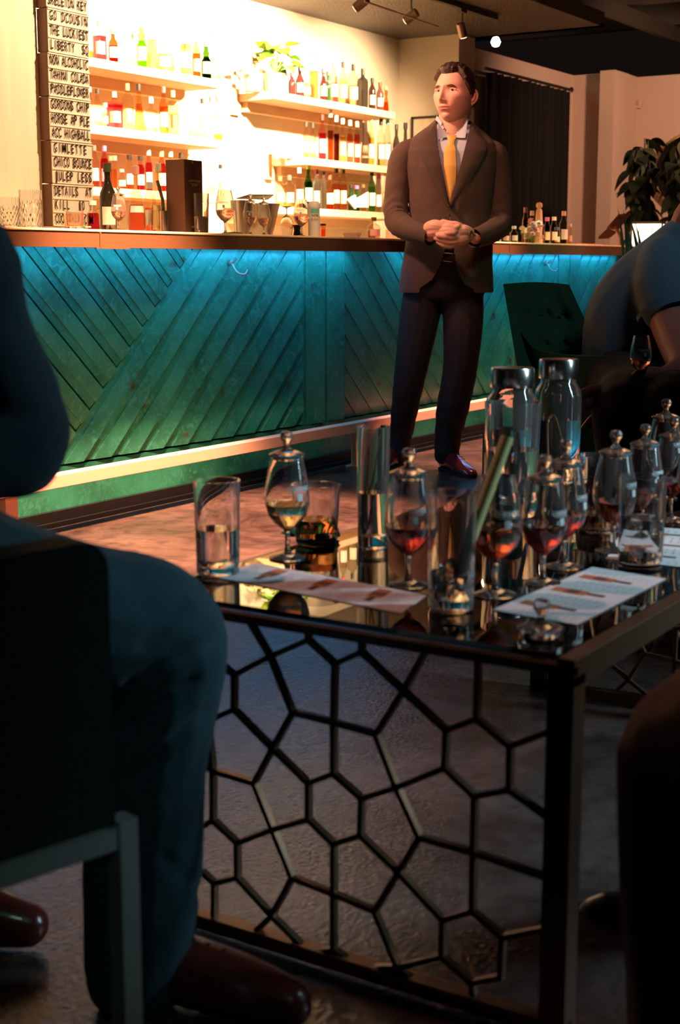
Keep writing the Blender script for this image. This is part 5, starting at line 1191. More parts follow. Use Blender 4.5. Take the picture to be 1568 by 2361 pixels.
# ---------------- standing man in the brown suit
def suited_man():
    HD = 6.45; base = vp(1010, 1060, HD); base = np.array([*vp(1015, 1100, HD)[:2], 0])
    root = empty('person', base, 'standing man in brown suit, pale blue shirt and gold tie, hands clasped before the bar', 'person'); O = tuple(base)
    SUIT = mat('brown_wool_suit', (.072, .046, .034), .85, sheen=.06, bump=.25, bscale=14, var=.18, vscale=3)
    TROU = mat('charcoal_wool_trousers', (.013, .010, .010), .8, bump=.25, bscale=12)
    SHIRT = mat('pale_blue_shirt', (.42, .50, .62), .7); TIE = mat('gold_silk_tie', (.72, .44, .10), .42, bump=.2, bscale=300)
    # frame for the torso: u = image right, d = toward camera
    ax0 = np.array([*vp(1036, 500, HD)[:2], 0])
    def W(u, d, z): return ax0+RT*u-FH*d+ZZ*z
    #        z     u0    a     b    d0
    SEC = [(.800, -.010, .212, .150, .0), (.90, -.008, .205, .146, .0), (1.02, .0, .193, .138, .005), (1.14, .004, .184, .128, .008), (1.24, .006, .192, .130, .008), (1.34, .006, .205, .132, .004), (1.41, .006, .210, .122, -.002),
           (1.445, .006, .200, .106, -.008), (1.470, .006, .176, .092, -.012), (1.495, .006, .146, .082, -.014), (1.522, .007, .108, .072, -.014), (1.548, .008, .078, .064, -.012)]
    S_ = np.array(SEC)
    def sec(z): return [np.interp(z, S_[:, 0], S_[:, k]) for k in range(1, 5)]
    def ring(z, a_, off=0):
        u0, a, b, d0 = sec(z); a += off; b += off; e = 2/2.4; c, s_ = math.cos(a_), math.sin(a_)
        return W(u0+a*math.copysign(abs(c)**e, c), d0+b*math.copysign(abs(s_)**e, s_), z)
    def front(px, py, off):
        d = .13
        for _ in range(4):
            P = vp(px, py, HD-d); u = float((P-ax0)@RT); z = P[2]; u0, a, b, d0 = sec(z); t = min(abs((u-u0)/(a+off)), .995); d = d0+(b+off)*(1-t**2.4)**(1/2.4)
        return vp(px, py, HD-d)
    def inside(x, y, poly):
        c = False; n = len(poly)
        for i in range(n):
            x0, y0 = poly[i]; x1, y1 = poly[(i+1) % n]
            if (y0 > y) != (y1 > y) and x < (x1-x0)*(y-y0)/(y1-y0)+x0: c = not c
        return c
    Vp = [(1004, 270), (1088, 270), (1078, 330), (1060, 400), (1036, 470), (1020, 400), (1008, 330)]
    Cp = [(1036, 480), (1030, 560), (1016, 610), (996, 645), (968, 664), (960, 700), (1100, 700), (1092, 666), (1070, 655), (1054, 620), (1044, 560)]
    fold = folds(.004, 16, 3)
    def jacket(m):
        nz_, na = 250, 264; V = []; zs = np.linspace(.800, 1.548, nz_)
        for z in zs:
            for k in range(na): V.append(ring(z, 2*math.pi*k/na))
        V = np.array(V); cen = W(0, 0, 0); dirn = V-cen; dirn[:, 2] = 0; dirn /= np.linalg.norm(dirn, axis=1)[:, None]
        V = V+dirn*fold(V)[:, None]
        Fc = []
        for i in range(nz_-1):
            for k in range(na):
                f = (i*na+k, i*na+(k+1) % na, (i+1)*na+(k+1) % na, (i+1)*na+k); c = V[list(f)].mean(0); d = -float((c-ax0)@FH)
                if d > .01:
                    x, y = pr(c)
                    if inside(x, y, Vp) or inside(x, y, Cp): continue
                Fc.append(f)
        m.add(V, Fc)
        # sleeves
        def sleeve(P):
            q = catmull([np.array(p, float) for p in P], 9); P3 = [p[:3] for p in q]; R_ = [p[3] for p in q]
            n0 = len(m.v); m.tube(P3, R_, 40, cap=False)
            A = np.array(m.v[n0:]); nr = np.repeat(np.array(P3), 40, axis=0); dd = A-nr; dd /= np.linalg.norm(dd, axis=1)[:, None]
            tpos = np.repeat(np.linspace(0, 1, len(P3)), 40)
            amp = .0070*np.exp(-((tpos-.58)/.16)**2)+.0006
            w_ = np.abs(np.sin(tpos*44+3.4*np.sin(A[:, 0]*26+A[:, 1]*21)+A[:, 2]*24))-.5
            A = A+dd*(amp*w_)[:, None]; m.v[n0:] = [tuple(p) for p in A]
        sleeve([J(962, 342, HD+.01, .048), J(932, 360, HD, .058), J(922, 405, HD-.0, .060), J(914, 470, HD-.02, .055), J(918, 512, HD-.06, .054), J(950, 532, HD-.15, .047), J(994, 545, HD-.235, .040)])
        sleeve([J(1116, 344, HD+.01, .048), J(1140, 360, HD, .058), J(1150, 410, HD-.0, .060), J(1154, 480, HD-.02, .055), J(1150, 520, HD-.06, .053), J(1122, 540, HD-.15, .047), J(1092, 550, HD-.225, .041)])
    part('suit_jacket', SUIT, root, jacket, smooth=True, ang=75, origin=O)
    def sheet(polys, off, m, n=10, sub=14):
        """strip between two pixel polylines laid on the chest"""
        for (A, B) in polys:
            A2 = catmull([np.array([*p, 0.0]) for p in A], sub); B2 = catmull([np.array([*p, 0.0]) for p in B], sub); L = min(len(A2), len(B2)); V = []
            for i in range(L):
                for j in range(n+1):
                    p = A2[i]*(1-j/n)+B2[i]*(j/n); V.append(front(p[0], p[1], off+.004*math.sin(math.pi*j/n)))
            m.add(V, [(i*(n+1)+j, i*(n+1)+j+1, (i+1)*(n+1)+j+1, (i+1)*(n+1)+j) for i in range(L-1) for j in range(n)])
    LAP = mat('suit_lapel', (.044, .028, .021), .8, bump=.2, bscale=14)
    def lapels(m):
        sheet([([(1004, 284), (1007, 325), (1018, 385), (1035, 468)], [(992, 300), (964, 334), (990, 402), (1031, 476)])], .013, m)
        sheet([([(1086, 284), (1076, 325), (1060, 388), (1037, 468)], [(1098, 302), (1121, 342), (1088, 408), (1041, 478)])], .013, m)
    part('lapels', LAP, root, lapels, smooth=True, ang=60, origin=O)
    NV = [(1006, 270), (1082, 270), (1046, 315), (1036, 315)]
    def cutneck(V, Fc):
        out = []
        for f in Fc:
            c = np.mean([V[i] for i in f], axis=0); x, y = pr(c)
            if -float((c-ax0)@FH) > .01 and inside(x, y, NV): continue
            out.append(f)
        return out
    def shirt_(m):
        V = [ring(z, 2*math.pi*k/96, -.008) for z in np.linspace(1.1, 1.525, 70) for k in range(96)]
        m.add(V, cutneck(V, [(i*96+k, i*96+(k+1) % 96, (i+1)*96+(k+1) % 96, (i+1)*96+k) for i in range(69) for k in range(96)]))
    part('shirt', SHIRT, root, lambda m: [shirt_(m)], smooth=True, origin=O)
    def collar(m):
        for A, B in (([(1010, 280), (1022, 300), (1037, 312)], [(1011, 322), (1022, 318), (1034, 316)]), ([(1078, 277), (1062, 300), (1046, 312)], [(1073, 318), (1062, 318), (1048, 316)])):
            V = []; A2 = catmull([np.array([*p, 0.]) for p in A], 6); B2 = catmull([np.array([*p, 0.]) for p in B], 6)
            for a, b in zip(A2, B2): V += [vp(a[0], a[1], HD-.070), front(b[0], b[1], .004)]
            n = len(V)//2; m.add(V, [(2*i, 2*i+1, 2*i+3, 2*i+2) for i in range(n-1)])
        # collar band round the neck
        C = W(.008, -.005, 0); V = []
        for z, r_ in ((1.520, .072), (1.552, .068), (1.565, .069), (1.548, .075)):
            for k in range(40):
                a = 2*math.pi*k/40; dip = .074*max(0, math.sin(a))**2.4; V.append(C+RT*r_*math.cos(a)-FH*r_*1.02*math.sin(a)+ZZ*(z-dip))
        m.add(V, [(i*40+k, i*40+(k+1) % 40, (i+1)*40+(k+1) % 40, (i+1)*40+k) for i in range(3) for k in range(40) if not 5 <= k <= 14])
    part('shirt_collar', mat('pale_blue_shirt', (.42, .50, .62), .7), root, collar, smooth=True, ang=50, origin=O)
    def tie(m):
        sheet([([(1030, 312), (1033, 331), (1024, 345), (1024, 385), (1028, 425), (1036, 466)], [(1053, 311), (1047, 330), (1050, 345), (1052, 385), (1050, 425), (1040, 466)])], .004, m)
    t_ = part('necktie', TIE, root, tie, smooth=True, ang=60, origin=O)
    # button, belt, buckle
    part('jacket_button', mat('horn_button', (.05, .03, .02), .3), root, lambda m: m.lathe([(0, -.004), (.009, -.003), (.009, .003), (0, .004)], 12, c=front(1036, 474, .014)), origin=O)
    hipC = vp(1026, 640, HD)
    # trousers
    wr = lambda c: .0035*np.abs(np.sin(c[:, 2]*46+3*np.sin(c[:, 0]*14+c[:, 1]*9)))*np.clip((.55-c[:, 2])/.3, .15, 1)
    tz = lambda x, y, hd, r_: J(x, y, hd, r_)
    def seatx(m):
        for z0, a, b in ((.98, .165, .11), (.90, .178, .12), (.82, .185, .125)): m.lathe([(0.001, z0-.05), (a*.9, z0-.045), (a, z0), (a*.9, z0+.045), (.001, z0+.05)], 28, c=(0, 0, 0))
        n0 = len(m.v)
        for i in range(n0-28*15, n0):
            x, y, z = m.v[i]; p = W(-.012+x, y*.68, z); m.v[i] = tuple(p)
    fused('trousers', [[tz(978, 655, HD, .085), tz(968, 730, HD-.01, .090), tz(948, 850, HD-.03, .074), tz(935, 930, HD, .062), tz(925, 1000, HD+.06, .053), tz(917, 1046, HD+.07, .050)],
                       [tz(1066, 655, HD, .088), tz(1068, 730, HD-.02, .092), tz(1061, 850, HD-.06, .077), tz(1044, 940, HD-.06, .072), tz(1034, 1000, HD-.04, .060), tz(1030, 1046, HD-.05, .056)]],
          TROU, root, .0065, 4, O, extra=seatx, disp=wr)
    part('belt', BLACK, root, lambda m: m.add([W(-.012+.182*math.cos(a)*q, .128*math.sin(a)*q, z) for z, q in ((.985, 1), (1.022, 1), (1.022, .97), (.985, .97)) for a in np.linspace(0, 2*math.pi, 40, endpoint=False)],
         [(i*40+k, i*40+(k+1) % 40, ((i+1) % 4)*40+(k+1) % 40, ((i+1) % 4)*40+k) for i in range(4) for k in range(40)]), smooth=True, origin=O)
    BKL = mat('brass_buckle', (.75, .5, .3), .25, 1)
    bq = [vp(x, y, HD-.136) for x, y in ((1022, 583), (1022, 602), (1044, 604), (1044, 585))]
    part('belt_buckle', BKL, root, lambda m: [m.tube([bq[i], bq[(i+1) % 4]], .0022, 8) for i in range(4)], smooth=True, origin=O)
    # shoes
    SHOE = mat('burgundy_leather', (.20, .02, .02), .22, coat=.4)
    def shoe(m, heel, toe, wd=.048):
        heel = np.array(heel); toe = np.array(toe); d = toe-heel; L = np.linalg.norm(d); d /= L; sd = np.cross(d, ZZ); V = []
        prof = [(-.02, .028, .055, .9), (.0, .034, .085, 1), (.15, .036, .098, 1), (.32, .035, .088, 1), (.5, .038, .070, 1), (.68, .043, .054, 1), (.84, .040, .042, 1), (.95, .028, .032, 1), (1.0, .012, .022, .8)]
        n = 16
        for t, w_, h, _ in prof:
            for k in range(n):
                a = 2*math.pi*k/n; y = w_*math.cos(a); z = h*.5+h*.5*math.sin(a); z = max(z, .012); V.append(heel+d*(t*L)+sd*y+ZZ*z)
        m.add(V, [(i*n+k, i*n+(k+1) % n, (i+1)*n+(k+1) % n, (i+1)*n+k) for i in range(len(prof)-1) for k in range(n)]+[tuple(range(n)), tuple((len(prof)-1)*n+k for k in range(n))])
    def sole(m, heel, toe):
        heel = np.array(heel); toe = np.array(toe); d = toe-heel; L = np.linalg.norm(d); d /= L; sd = np.cross(d, ZZ)
        o_ = [(-.02, .02), (.0, .034), (.2, .036), (.45, .034), (.7, .046), (.88, .040), (.98, .022), (1.015, .0)]
        poly = [heel+d*t*L+sd*w_ for t, w_ in o_]+[heel+d*t*L-sd*w_ for t, w_ in o_[::-1][1:]]; m.prism(poly, (0, 0, 1), .013)
    hb = vp(1026, 1060, HD-.02); hL = np.array([hb[0], hb[1], 0]); tL = onz(1076, 1098, 0)
    d_ = (tL-hL); tL = hL+d_/np.linalg.norm(d_)*.29
    sL = part('shoe', SHOE, root, lambda m: shoe(m, hL, tL), smooth=True, ang=60, origin=O); part('sole', BLACK, sL, lambda m: sole(m, hL, tL), origin=O)
    hR = np.array([*vp(917, 1050, HD+.10)[:2], 0]); tR = hR+(-FH*.24+RT*-.12); tR[2] = 0
    sR = part('shoe', SHOE, root, lambda m: shoe(m, hR, tR), smooth=True, ang=60, origin=O); part('sole', BLACK, sR, lambda m: sole(m, hR, tR), origin=O)
    def laces(m):
        d = (tL-hL)/.29; sd = np.cross(d, ZZ)
        for k in range(4):
            t = .10+.025*k; z = .093-.0075*k; m.tube([hL+d*t+sd*.016+ZZ*(z-.004), hL+d*(t+.004)+ZZ*(z+.002), hL+d*t-sd*.016+ZZ*(z-.004)], .0014, 6)
    part('laces', BLACK, sL, laces, origin=O)
    # ---- body (head, neck, slim trunk, arms and hands as one mesh)
    yaw = math.radians(35); fdir = -FH*math.cos(yaw)-RT*math.sin(yaw); fdir = fdir*math.cos(.03)+ZZ*.03; fdir /= np.linalg.norm(fdir)
    xr = np.cross(fdir, ZZ); xr /= np.linalg.norm(xr); zu = np.cross(xr, fdir)
    hc = vp(1049, 219, HD-.01); M = np.eye(4); M[:3, 0] = xr; M[:3, 1] = fdir; M[:3, 2] = zu; M[:3, 3] = hc
    (HV, HF, HM), hp = head_parts(root, M, SKIN, 1.085)
    nb = W(.008, -.01, 1.46)
    neck_ = fused('body', [[(*nb, .066), (*(W(.010, -.008, 1.55)), .065), (*(hc-fdir*.022-ZZ*.06), .066), (*(hc-fdir*.02), .06)],
        [(*W(0, 0, .95), .10), (*W(0, 0, 1.2), .09), (*W(0, 0, 1.42), .07), (*nb, .05)],
        [(*W(.0, 0, 1.43), .045), J(932, 356, HD, .042), J(915, 500, HD-.03, .034), J(990, 545, HD-.22, .028)], [(*W(.0, 0, 1.43), .045), J(1142, 358, HD, .042), J(1152, 508, HD-.03, .034), J(1096, 550, HD-.21, .028)],
        [(*W(-.08, 0, .95), .09), J(965, 760, HD, .06), J(925, 1030, HD+.06, .035), (*(hR+ZZ*.05), .03)], [(*W(.08, 0, .95), .09), J(1064, 760, HD, .06), J(1030, 1030, HD-.05, .035), (*(hL+ZZ*.05), .03)]],
        SKIN, root, .011, 3, O)
    # hands: image-left hand (his right) over the other
    hh = HD-.262
    px = lambda x, y, dd, r_: J(960+x*.10204, 480+y*.10204, hh+dd, r_)
    ch = [ # his left hand (image right): back of hand, wrist to the right
      [px(1180, 560, .02, .027), px(1040, 520, .0, .030), px(920, 560, -.0, .030)], [px(1150, 640, .02, .027), px(1000, 690, .0, .030), px(880, 720, .0, .026)],
      # his left fingers wrapping to the left beneath
      [px(930, 730, -.012, .017), px(780, 770, -.026, .0135), px(640, 740, -.03, .0125), px(520, 700, -.022, .0115), px(440, 680, -.012, .0105)],
      [px(900, 800, -.006, .0165), px(760, 850, -.018, .0135), px(620, 830, -.02, .012), px(500, 760, -.012, .011)],
      [px(940, 640, -.014, .017), px(800, 660, -.034, .0130), px(640, 640, -.040, .0125), px(500, 620, -.032, .0115)],
      # his left thumb, up along the top
      [px(1000, 430, -.006, .016), px(900, 370, -.014, .0145), px(760, 350, -.016, .013), px(600, 300, -.012, .0105)],
      # his right hand (image left)
      [px(300, 440, .02, .028), px(420, 420, .0, .031), px(560, 440, -.006, .028)], [px(330, 540, .02, .028), px(440, 530, .0, .030), px(540, 540, -.004, .026)],
      [px(560, 520, -.020, .0155), px(680, 500, -.036, .0135), px(800, 510, -.040, .0125), px(880, 520, -.034, .0115)],
      [px(580, 440, -.018, .0150), px(700, 420, -.030, .0135), px(800, 440, -.034, .0120)],
      [px(820, 460, -.034, .0125), px(900, 440, -.030, .0115), px(950, 410, -.024, .0100)],
      [px(540, 590, -.02, .0145), px(700, 570, -.042, .0128), px(840, 560, -.044, .012)]]
    hands = fused('hands_tmp', ch, SKIN, None, .0028, 2, (0, 0, 0), seg=12)
    # join head + hands into the body mesh so the figure is a single object
    mb = MB(); bo = np.array(O)
    for v in neck_.data.vertices: mb.v.append(tuple(np.array(v.co)+bo))
    for f in neck_.data.polygons: mb.f.append(tuple(f.vertices)); mb.mi.append(0)
    n0 = len(mb.v); mb.v += [tuple(v.co) for v in hands.data.vertices]
    for f in hands.data.polygons: mb.f.append(tuple(n0+i for i in f.vertices)); mb.mi.append(0)
    n0 = len(mb.v); mb.v += [tuple(v) for v in HV]
    for f, q in zip(HF, HM): mb.f.append(tuple(n0+i for i in f)); mb.mi.append(q)
    mb.add(hp['ear'].v, hp['ear'].f, 0)
    bpy.data.objects.remove(hands); bpy.data.objects.remove(neck_)
    LIP = skin_mat('lip_skin', (.60, .22, .20))
    body = mb.build('body', [SKIN, LIP], root, True, O, ang=80)
    hp['hair'].build('hair', HAIR, root, True, O, ang=80)
    ey = hp['eye'].build('eyeballs', mat('eye_white', (.75, .68, .62), .2), root, True, O); hp['iris'].build('irises', mat('dark_iris', (.03, .02, .015), .15), ey, True, O)
    hp['eyelid'].build('eyelids', SKIN, root, True, O); hp['eyebrow'].build('eyebrows', mat('brow_hair', (.09, .035, .02), .6), root, True, O)
    # watch
    wc = np.array(px(1215, 590, .01, 0)[:3])
    wt = part('wristwatch', mat('gold_metal', (.85, .55, .25), .2, 1), root, lambda m: m.tube([wc+ZZ*.016+RT*.002-FH*.008, wc-FH*.022, wc-ZZ*.018-FH*.008], [.006, .012, .006], 12), smooth=True, origin=O)
suited_man()

# ---------------- seated man in the blue polo shirt, right
def seated_right():
    HD = 4.2; base = np.array([*vp(1500, 900, 4.1)[:2], 0]); O = tuple(base)
    root = empty('person', base, 'man in a slate blue short-sleeved shirt leaning forward in the velvet chair, holding a glass', 'person')
    BLUE = mat('slate_blue_knit', (.10, .165, .21), .85, sheen=.2, bump=.25, bscale=18)
    fused('shirt', [[J(1448, 850, HD+.05, .142), J(1453, 745, HD+.03, .138), J(1492, 678, HD, .128), J(1537, 628, HD-.02, .118), J(1585, 572, HD-.03, .10)],
                    [J(1560, 800, HD+.05, .15), J(1570, 700, HD+.03, .15), J(1600, 640, HD, .13)], [J(1560, 590, HD+.02, .08), J(1590, 575, HD+.02, .07), J(1650, 570, HD, .08)],
                    [J(1534, 605, HD-.08, .080), J(1532, 650, HD-.13, .086), J(1540, 705, HD-.17, .080)]], BLUE, root, .009, 5, O, disp=folds(.006, 13, 5))
    part('sleeve_hem', BLUE, root, lambda m: None if False else m.tube([np.array(J(1538, 712, HD-.17, 0)[:3]), np.array(J(1541, 722, HD-.175, 0)[:3])], [.088, .087], 30, cap=False), smooth=True, origin=O)
    # body: arm, hand, neck and head as one skin
    h3 = 3.62
    hx = lambda x, y, dd, r_: J(x, y, h3+dd, r_)
    fused('body', [[J(1535, 620, HD-.08, .05), J(1545, 720, HD-.17, .062), J(1560, 790, HD-.3, .050), J(1575, 845, HD-.42, .042), J(1540, 868, HD-.52, .030), hx(1512, 872, .03, .028)],
                   [J(1590, 560, HD-.03, .07), J(1608, 495, HD-.05, .062), J(1700, 440, HD-.10, .085), J(1715, 400, HD-.10, .09)],
                   [hx(1512, 870, .02, .028), hx(1490, 868, .0, .026), hx(1470, 872, -.0, .020)],
                   [hx(1480, 858, -.01, .012), hx(1465, 866, -.03, .011), hx(1458, 878, -.03, .010)],
                   [hx(1478, 876, -.012, .012), hx(1455, 880, -.03, .011), hx(1436, 883, -.02, .009)],
                   [hx(1478, 884, -.012, .012), hx(1460, 888, -.03, .011), hx(1446, 888, -.03, .009)],
                   [hx(1500, 880, .0, .013), hx(1480, 886, .0, .012), hx(1462, 889, .0, .010)],
                   [hx(1492, 884, .01, .012), hx(1476, 892, .01, .011)],
                   [J(1480, 800, HD, .10), J(1510, 690, HD, .08), J(1570, 600, HD, .05), J(1605, 510, HD-.05, .05)],
                   [J(1440, 900, HD, .08), J(1470, 925, 3.75, .06), J(1470, 1100, 3.7, .045)],
                   [J(1640, 600, HD, .05), J(1640, 780, HD-.15, .045), J(1540, 940, 3.74, .034), J(1440, 935, 3.66, .032), J(1400, 940, 3.64, .030)],
                   [J(1395, 900, 3.62, .018), J(1362, 900, 3.58, .0135), J(1328, 918, 3.55, .0115), J(1298, 944, 3.53, .0085)],
                   [J(1395, 926, 3.62, .018), J(1362, 930, 3.58, .0135), J(1335, 946, 3.55, .0115), J(1316, 966, 3.53, .0090)],
                   [J(1395, 955, 3.62, .018), J(1368, 966, 3.58, .0125), J(1350, 984, 3.55, .0105), J(1338, 1001, 3.53, .0085)]], SKIN2, root, .0045, 2, O)
    TR = mat('black_trousers', (.006, .006, .006), .95)
    fused('trousers', [[J(1440, 880, HD, .12), J(1450, 925, 3.9, .10), J(1443, 955, 3.55, .088), J(1450, 1120, 3.5, .07), J(1455, 1230, 3.52, .06)],
                       [J(1580, 880, HD, .12), J(1560, 925, 3.9, .10), J(1545, 960, 3.5, .092), J(1550, 1120, 3.45, .07), J(1555, 1230, 3.5, .06)], [J(1440, 870, HD, .12), J(1580, 870, HD, .12)]], TR, root, .01, 4, O)
    for x in (1455, 1555):
        q = vp(x, 1100, 3.5); q = np.array([q[0], q[1], 0]); 
        fused('shoe', [[(*(q+ZZ*.045+FH*.03), .04), (*(q+ZZ*.04-FH*.1), .038), (*(q+ZZ*.03-FH*.2), .028)]], mat('black_leather', (.01, .01, .01), .3), root, .006, 3, O)
    hr = fused('hair', [[J(1712, 400, HD-.08, .092), J(1722, 380, HD-.09, .095)]], mat('black_hair', (.015, .01, .008), .6), root, .008, 3, O)
    gp = np.array(hx(1475, 889, -.03, 0)[:3])
    copita(gp, 'tasting glass of rose whisky held by the man in blue', (.85, .35, .22), .078, False, ADIR-.35, 117*3.6/3345/.153, 'tasting glasses held by guests')
seated_right()

# ---------------- guest on the left, close to the camera
def guest_left():
    base = np.array([*vp(150, 1500, 1.55)[:2], 0]); O = tuple(base)
    root = empty('person', base, 'seated person in dark teal clothes at the left edge, knee beside the glass table', 'person')
    DEN = mat('dark_teal_denim', (.014, .060, .080), .85, bump=.3, bscale=22, sheen=.1); KN = mat('dark_teal_knit', (.010, .040, .052), .9, bump=.15, bscale=40, sheen=.2)
    def creases(c):
        out = np.zeros(len(c))
        for (x0, y0, x1, y1, a) in ((300, 1580, 500, 1470, .007), (290, 1680, 450, 1570, .009), (300, 1800, 480, 1640, .006), (330, 1490, 420, 1390, .005), (380, 1980, 470, 2060, .004)):
            P0, P1 = np.array([x0, y0]), np.array([x1, y1]); d = c-CAM; ww = d@FWD; X = CX+F*(d@RT)/ww; Yp = CY-F*(d@UP)/ww
            q = np.stack([X, Yp], 1)-P0; L = np.linalg.norm(P1-P0); u = (P1-P0)/L; t = np.clip(q@u, 0, L); dist = np.linalg.norm(q-t[:, None]*u, axis=1)
            out -= a*np.exp(-(dist/14)**2)
        return out+folds(.004, 14, 8)(c)
    fused('trousers', [[J(-260, 1330, 1.42, .115), J(-60, 1380, 1.50, .100), J(180, 1425, 1.57, .088), J(345, 1455, 1.62, .082), J(372, 1530, 1.625, .078), J(352, 1750, 1.63, .068), J(330, 1980, 1.65, .075), J(322, 2140, 1.66, .072), J(312, 2240, 1.66, .066)],
                       [J(-420, 1330, 1.75, .12), J(-250, 1380, 1.95, .09), J(-180, 1420, 2.05, .08), J(-170, 1700, 2.0, .066), J(-150, 2060, 1.95, .06)], [J(-260, 1330, 1.42, .12), J(-420, 1330, 1.7, .12)]], DEN, root, .0075, 4, O, disp=creases)
    fused('sweater', [[J(-340, 1250, 1.55, .16), J(-330, 1050, 1.55, .16), J(-310, 800, 1.55, .15), J(-260, 620, 1.55, .10)],
                      [J(-180, 600, 1.55, .085), J(-90, 620, 1.55, .068), J(-62, 740, 1.55, .060), J(-5, 900, 1.53, .066), J(48, 1015, 1.50, .054), J(-20, 1060, 1.46, .045), J(-240, 1090, 1.40, .04)]], KN, root, .0075, 4, O, disp=folds(.005, 18, 2))
    SK = SKIN2
    fused('body', [[J(-340, 1250, 1.55, .1), J(-320, 900, 1.55, .1), J(-280, 640, 1.55, .07), J(-270, 500, 1.55, .055), J(-270, 380, 1.55, .09), J(-270, 310, 1.55, .09)],
                   [J(-180, 620, 1.55, .05), J(-40, 760, 1.54, .04), J(30, 1010, 1.5, .035), J(-240, 1090, 1.40, .032), J(-330, 1090, 1.38, .035)],
                   [J(-330, 1090, 1.38, .02), J(-380, 1095, 1.36, .01), J(-420, 1100, 1.35, .009)], [J(-330, 1110, 1.38, .02), J(-380, 1120, 1.36, .01), J(-410, 1125, 1.35, .009)],
                   [J(-330, 1070, 1.38, .02), J(-380, 1070, 1.36, .01), J(-415, 1070, 1.35, .009)], [J(-320, 1130, 1.38, .02), J(-365, 1140, 1.36, .01), J(-395, 1145, 1.35, .009)], [J(-320, 1060, 1.38, .02), J(-335, 1040, 1.36, .011), J(-350, 1020, 1.35, .009)],
                   [J(-260, 1340, 1.42, .07), J(330, 1460, 1.62, .05), J(330, 2200, 1.66, .04)]], SK, root, .008, 3, O)
    LEA = mat('oxblood_leather', (.17, .03, .02), .3, coat=.3)
    q = vp(330, 2250, 1.68); q = np.array([q[0], q[1], 0]); t = onz(520, 2290, .03); d = t-q; d[2] = 0; d /= np.linalg.norm(d)
    s1 = fused('shoe', [[(*(q+ZZ*.055-d*.02), .045), (*(q+ZZ*.05+d*.06), .045), (*(q+ZZ*.042+d*.14), .041), (*(q+ZZ*.034+d*.20), .032)]], LEA, root, .005, 3, O)
    a = np.array([*onz(-60, 2185, 0)[:2], 0]); b = np.array([*onz(120, 2190, 0)[:2], 0]); d2 = (b-a)/np.linalg.norm(b-a)
    s2 = fused('shoe', [[(*(a+ZZ*.055-d2*.1), .042), (*(a+ZZ*.05), .043), (*(b+ZZ*.045-d2*.08), .041), (*(b+ZZ*.036-d2*.035), .032)]], LEA, root, .005, 3, O)
    def lace(m, q_, d_, z):
        sd = np.cross(d_, ZZ)
        for k in range(4): m.tube([q_+d_*.022*k+sd*.022+ZZ*(z-.008-.003*k), q_+d_*.022*k+ZZ*(z+.003-.003*k), q_+d_*.022*k-sd*.022+ZZ*(z-.008-.003*k)], .002, 6)
        m.tube(catmull([q_+ZZ*z, q_+sd*.03+ZZ*(z+.012), q_+sd*.045+ZZ*(z-.01), q_+sd*.02+ZZ*z], 4), .0018, 6)
    part('laces', BLACK, s1, lambda m: lace(m, q+d*.05, d, .094), origin=O); part('laces', BLACK, s2, lambda m: lace(m, b-d2*.15, d2, .090), origin=O)
guest_left()
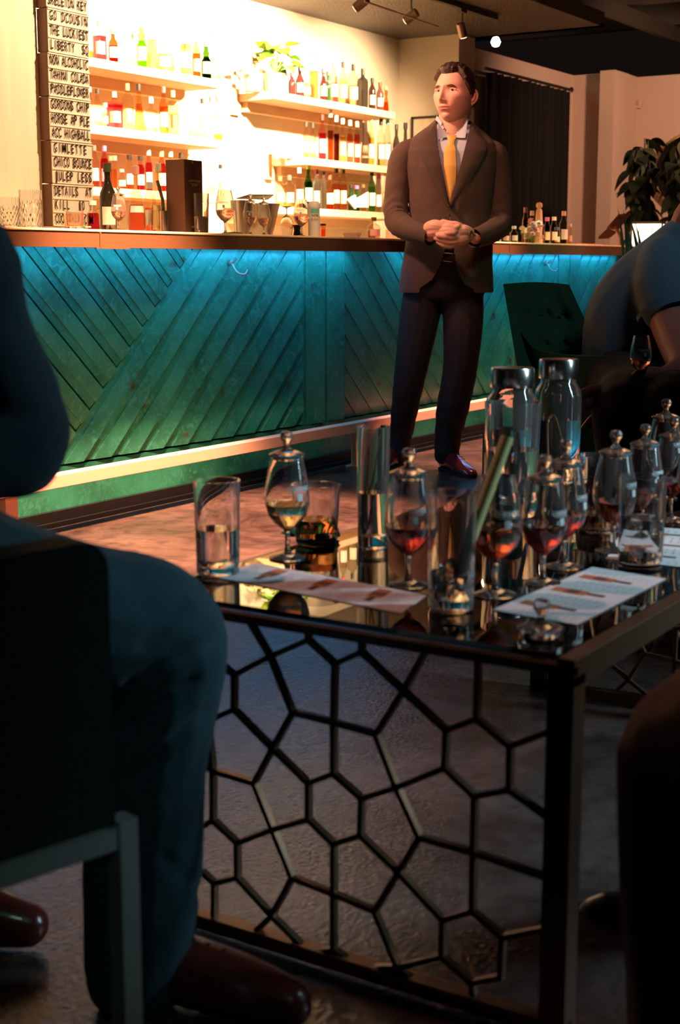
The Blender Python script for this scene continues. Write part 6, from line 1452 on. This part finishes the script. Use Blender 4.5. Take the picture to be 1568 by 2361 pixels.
def chair_left():
    P1 = vp(268, 1930, 1.36); O = (P1[0], P1[1], 0)
    root = empty('framed_armchair', O, 'black upholstered armchair with pale metal frame at the left edge', 'chair')
    d = np.array([math.cos(math.radians(-13)), math.sin(math.radians(-13)), 0]); n = np.array([-d[1], d[0], 0])   # n points away from camera side
    UPH = mat('charcoal_upholstery', (.006, .010, .009), .85, bump=.15, bscale=50); FRM = mat('brushed_pale_metal', (.66, .70, .66), .42, .7)
    e = np.array([P1[0], P1[1], 0]); z0, z1 = vp(268, 1925, 1.36)[2]+.012, vp(230, 1243, 1.36)[2]
    def panel(m, off, L0, th, za, zb, r=.03):
        # rounded top far corner
        pts = [(-L0, za), (0, za)]+[(-r+r*math.cos(a), zb-r+r*math.sin(a)) for a in np.linspace(0, math.pi/2, 7)]+[(-L0*.5, zb-.004), (-L0, zb-.01)]
        poly = [e+n*off+d*x+ZZ*z for x, z in pts]; bm = MB(); bm.prism(poly, n, th); m.add(bm.v, bm.f)
    part('side_panel', UPH, root, lambda m: panel(m, .0, .58, .045, z0, z1), smooth=True, ang=30, origin=O)
    part('side_panel', UPH, root, lambda m: panel(m, .56, .58, .045, z0, z1), smooth=True, ang=30, origin=O)
    def bx(m, a0, a1, b0, b1, c0, c1):
        poly = [e+d*x+n*y+ZZ*c0 for x, y in ((a0, b0), (a1, b0), (a1, b1), (a0, b1))]; m.prism(poly, (0, 0, 1), c1-c0)
    part('seat', UPH, root, lambda m: bx(m, -.55, -.01, .05, .555, z0-.02, z0+.07), origin=O)
    part('backrest', UPH, root, lambda m: bx(m, -.60, -.54, .0, .60, z0, z1+.12), origin=O)
    for y in (0, .585):
        part('frame_rail', FRM, root, lambda m: bx(m, -.58, 0, y-.008, y+.012, z0-.024, z0-.002), origin=O)
        for x in (-.58, -.002): part('leg', FRM, root, lambda m: bx(m, x, x+.022, y-.010, y+.014, 0, z0+.004), origin=O)
    part('frame_rail', FRM, root, lambda m: bx(m, 0, .02, .0, .585, z0-.024, z0-.004), origin=O)
chair_left()
# ---------------- guest on the right, only knee and shin in view
def guest_right():
    base = np.array([*vp(1620, 1800, 1.4)[:2], 0]); O = tuple(base)
    root = empty('person', base, 'seated person at the right edge, only a brown-trousered knee and shin showing', 'person')
    BR = mat('brown_cord_trousers', (.13, .062, .040), .85, bump=.2, bscale=25, sheen=.15)
    fused('trousers', [[J(2050, 1640, 1.15, .12), J(1850, 1690, 1.25, .105), J(1640, 1745, 1.37, .092), J(1610, 1800, 1.375, .086), J(1592, 2050, 1.38, .074), J(1585, 2350, 1.42, .066), J(1580, 2560, 1.45, .062)],
                       [J(2150, 1640, 1.35, .12), J(2000, 1690, 1.55, .09), J(1800, 1780, 1.8, .075), J(1600, 2150, 1.9, .055)], [J(2050, 1640, 1.15, .12), J(2150, 1640, 1.35, .12)]], BR, root, .008, 4, O, disp=folds(.004, 14, 9))
    fused('body', [[J(2050, 1640, 1.2, .08), J(1640, 1755, 1.375, .05), J(1580, 2560, 1.45, .04)], [J(2100, 1640, 1.25, .12), J(2100, 1300, 1.25, .13), J(2100, 900, 1.25, .12), J(2100, 700, 1.25, .055), J(2100, 560, 1.25, .09), J(2100, 480, 1.25, .09)],
                   [J(2100, 1640, 1.35, .08), J(1800, 1780, 1.8, .05), J(1560, 2160, 1.9, .035)]], SKIN2, root, .012, 3, O)
    fused('sweater', [[J(2100, 1600, 1.25, .15), J(2100, 1300, 1.25, .16), J(2100, 900, 1.25, .15), J(2100, 760, 1.25, .08)]], mat('grey_sweater', (.1, .1, .1), .9), root, .012, 3, O)
    fused('shoe', [[J(1560, 2130, 1.93, .042), J(1470, 2130, 1.93, .045), J(1385, 2125, 1.93, .04), J(1375, 2190, 1.93, .03)]], mat('black_leather', (.01, .01, .01), .3), root, .006, 3, O)
guest_right()
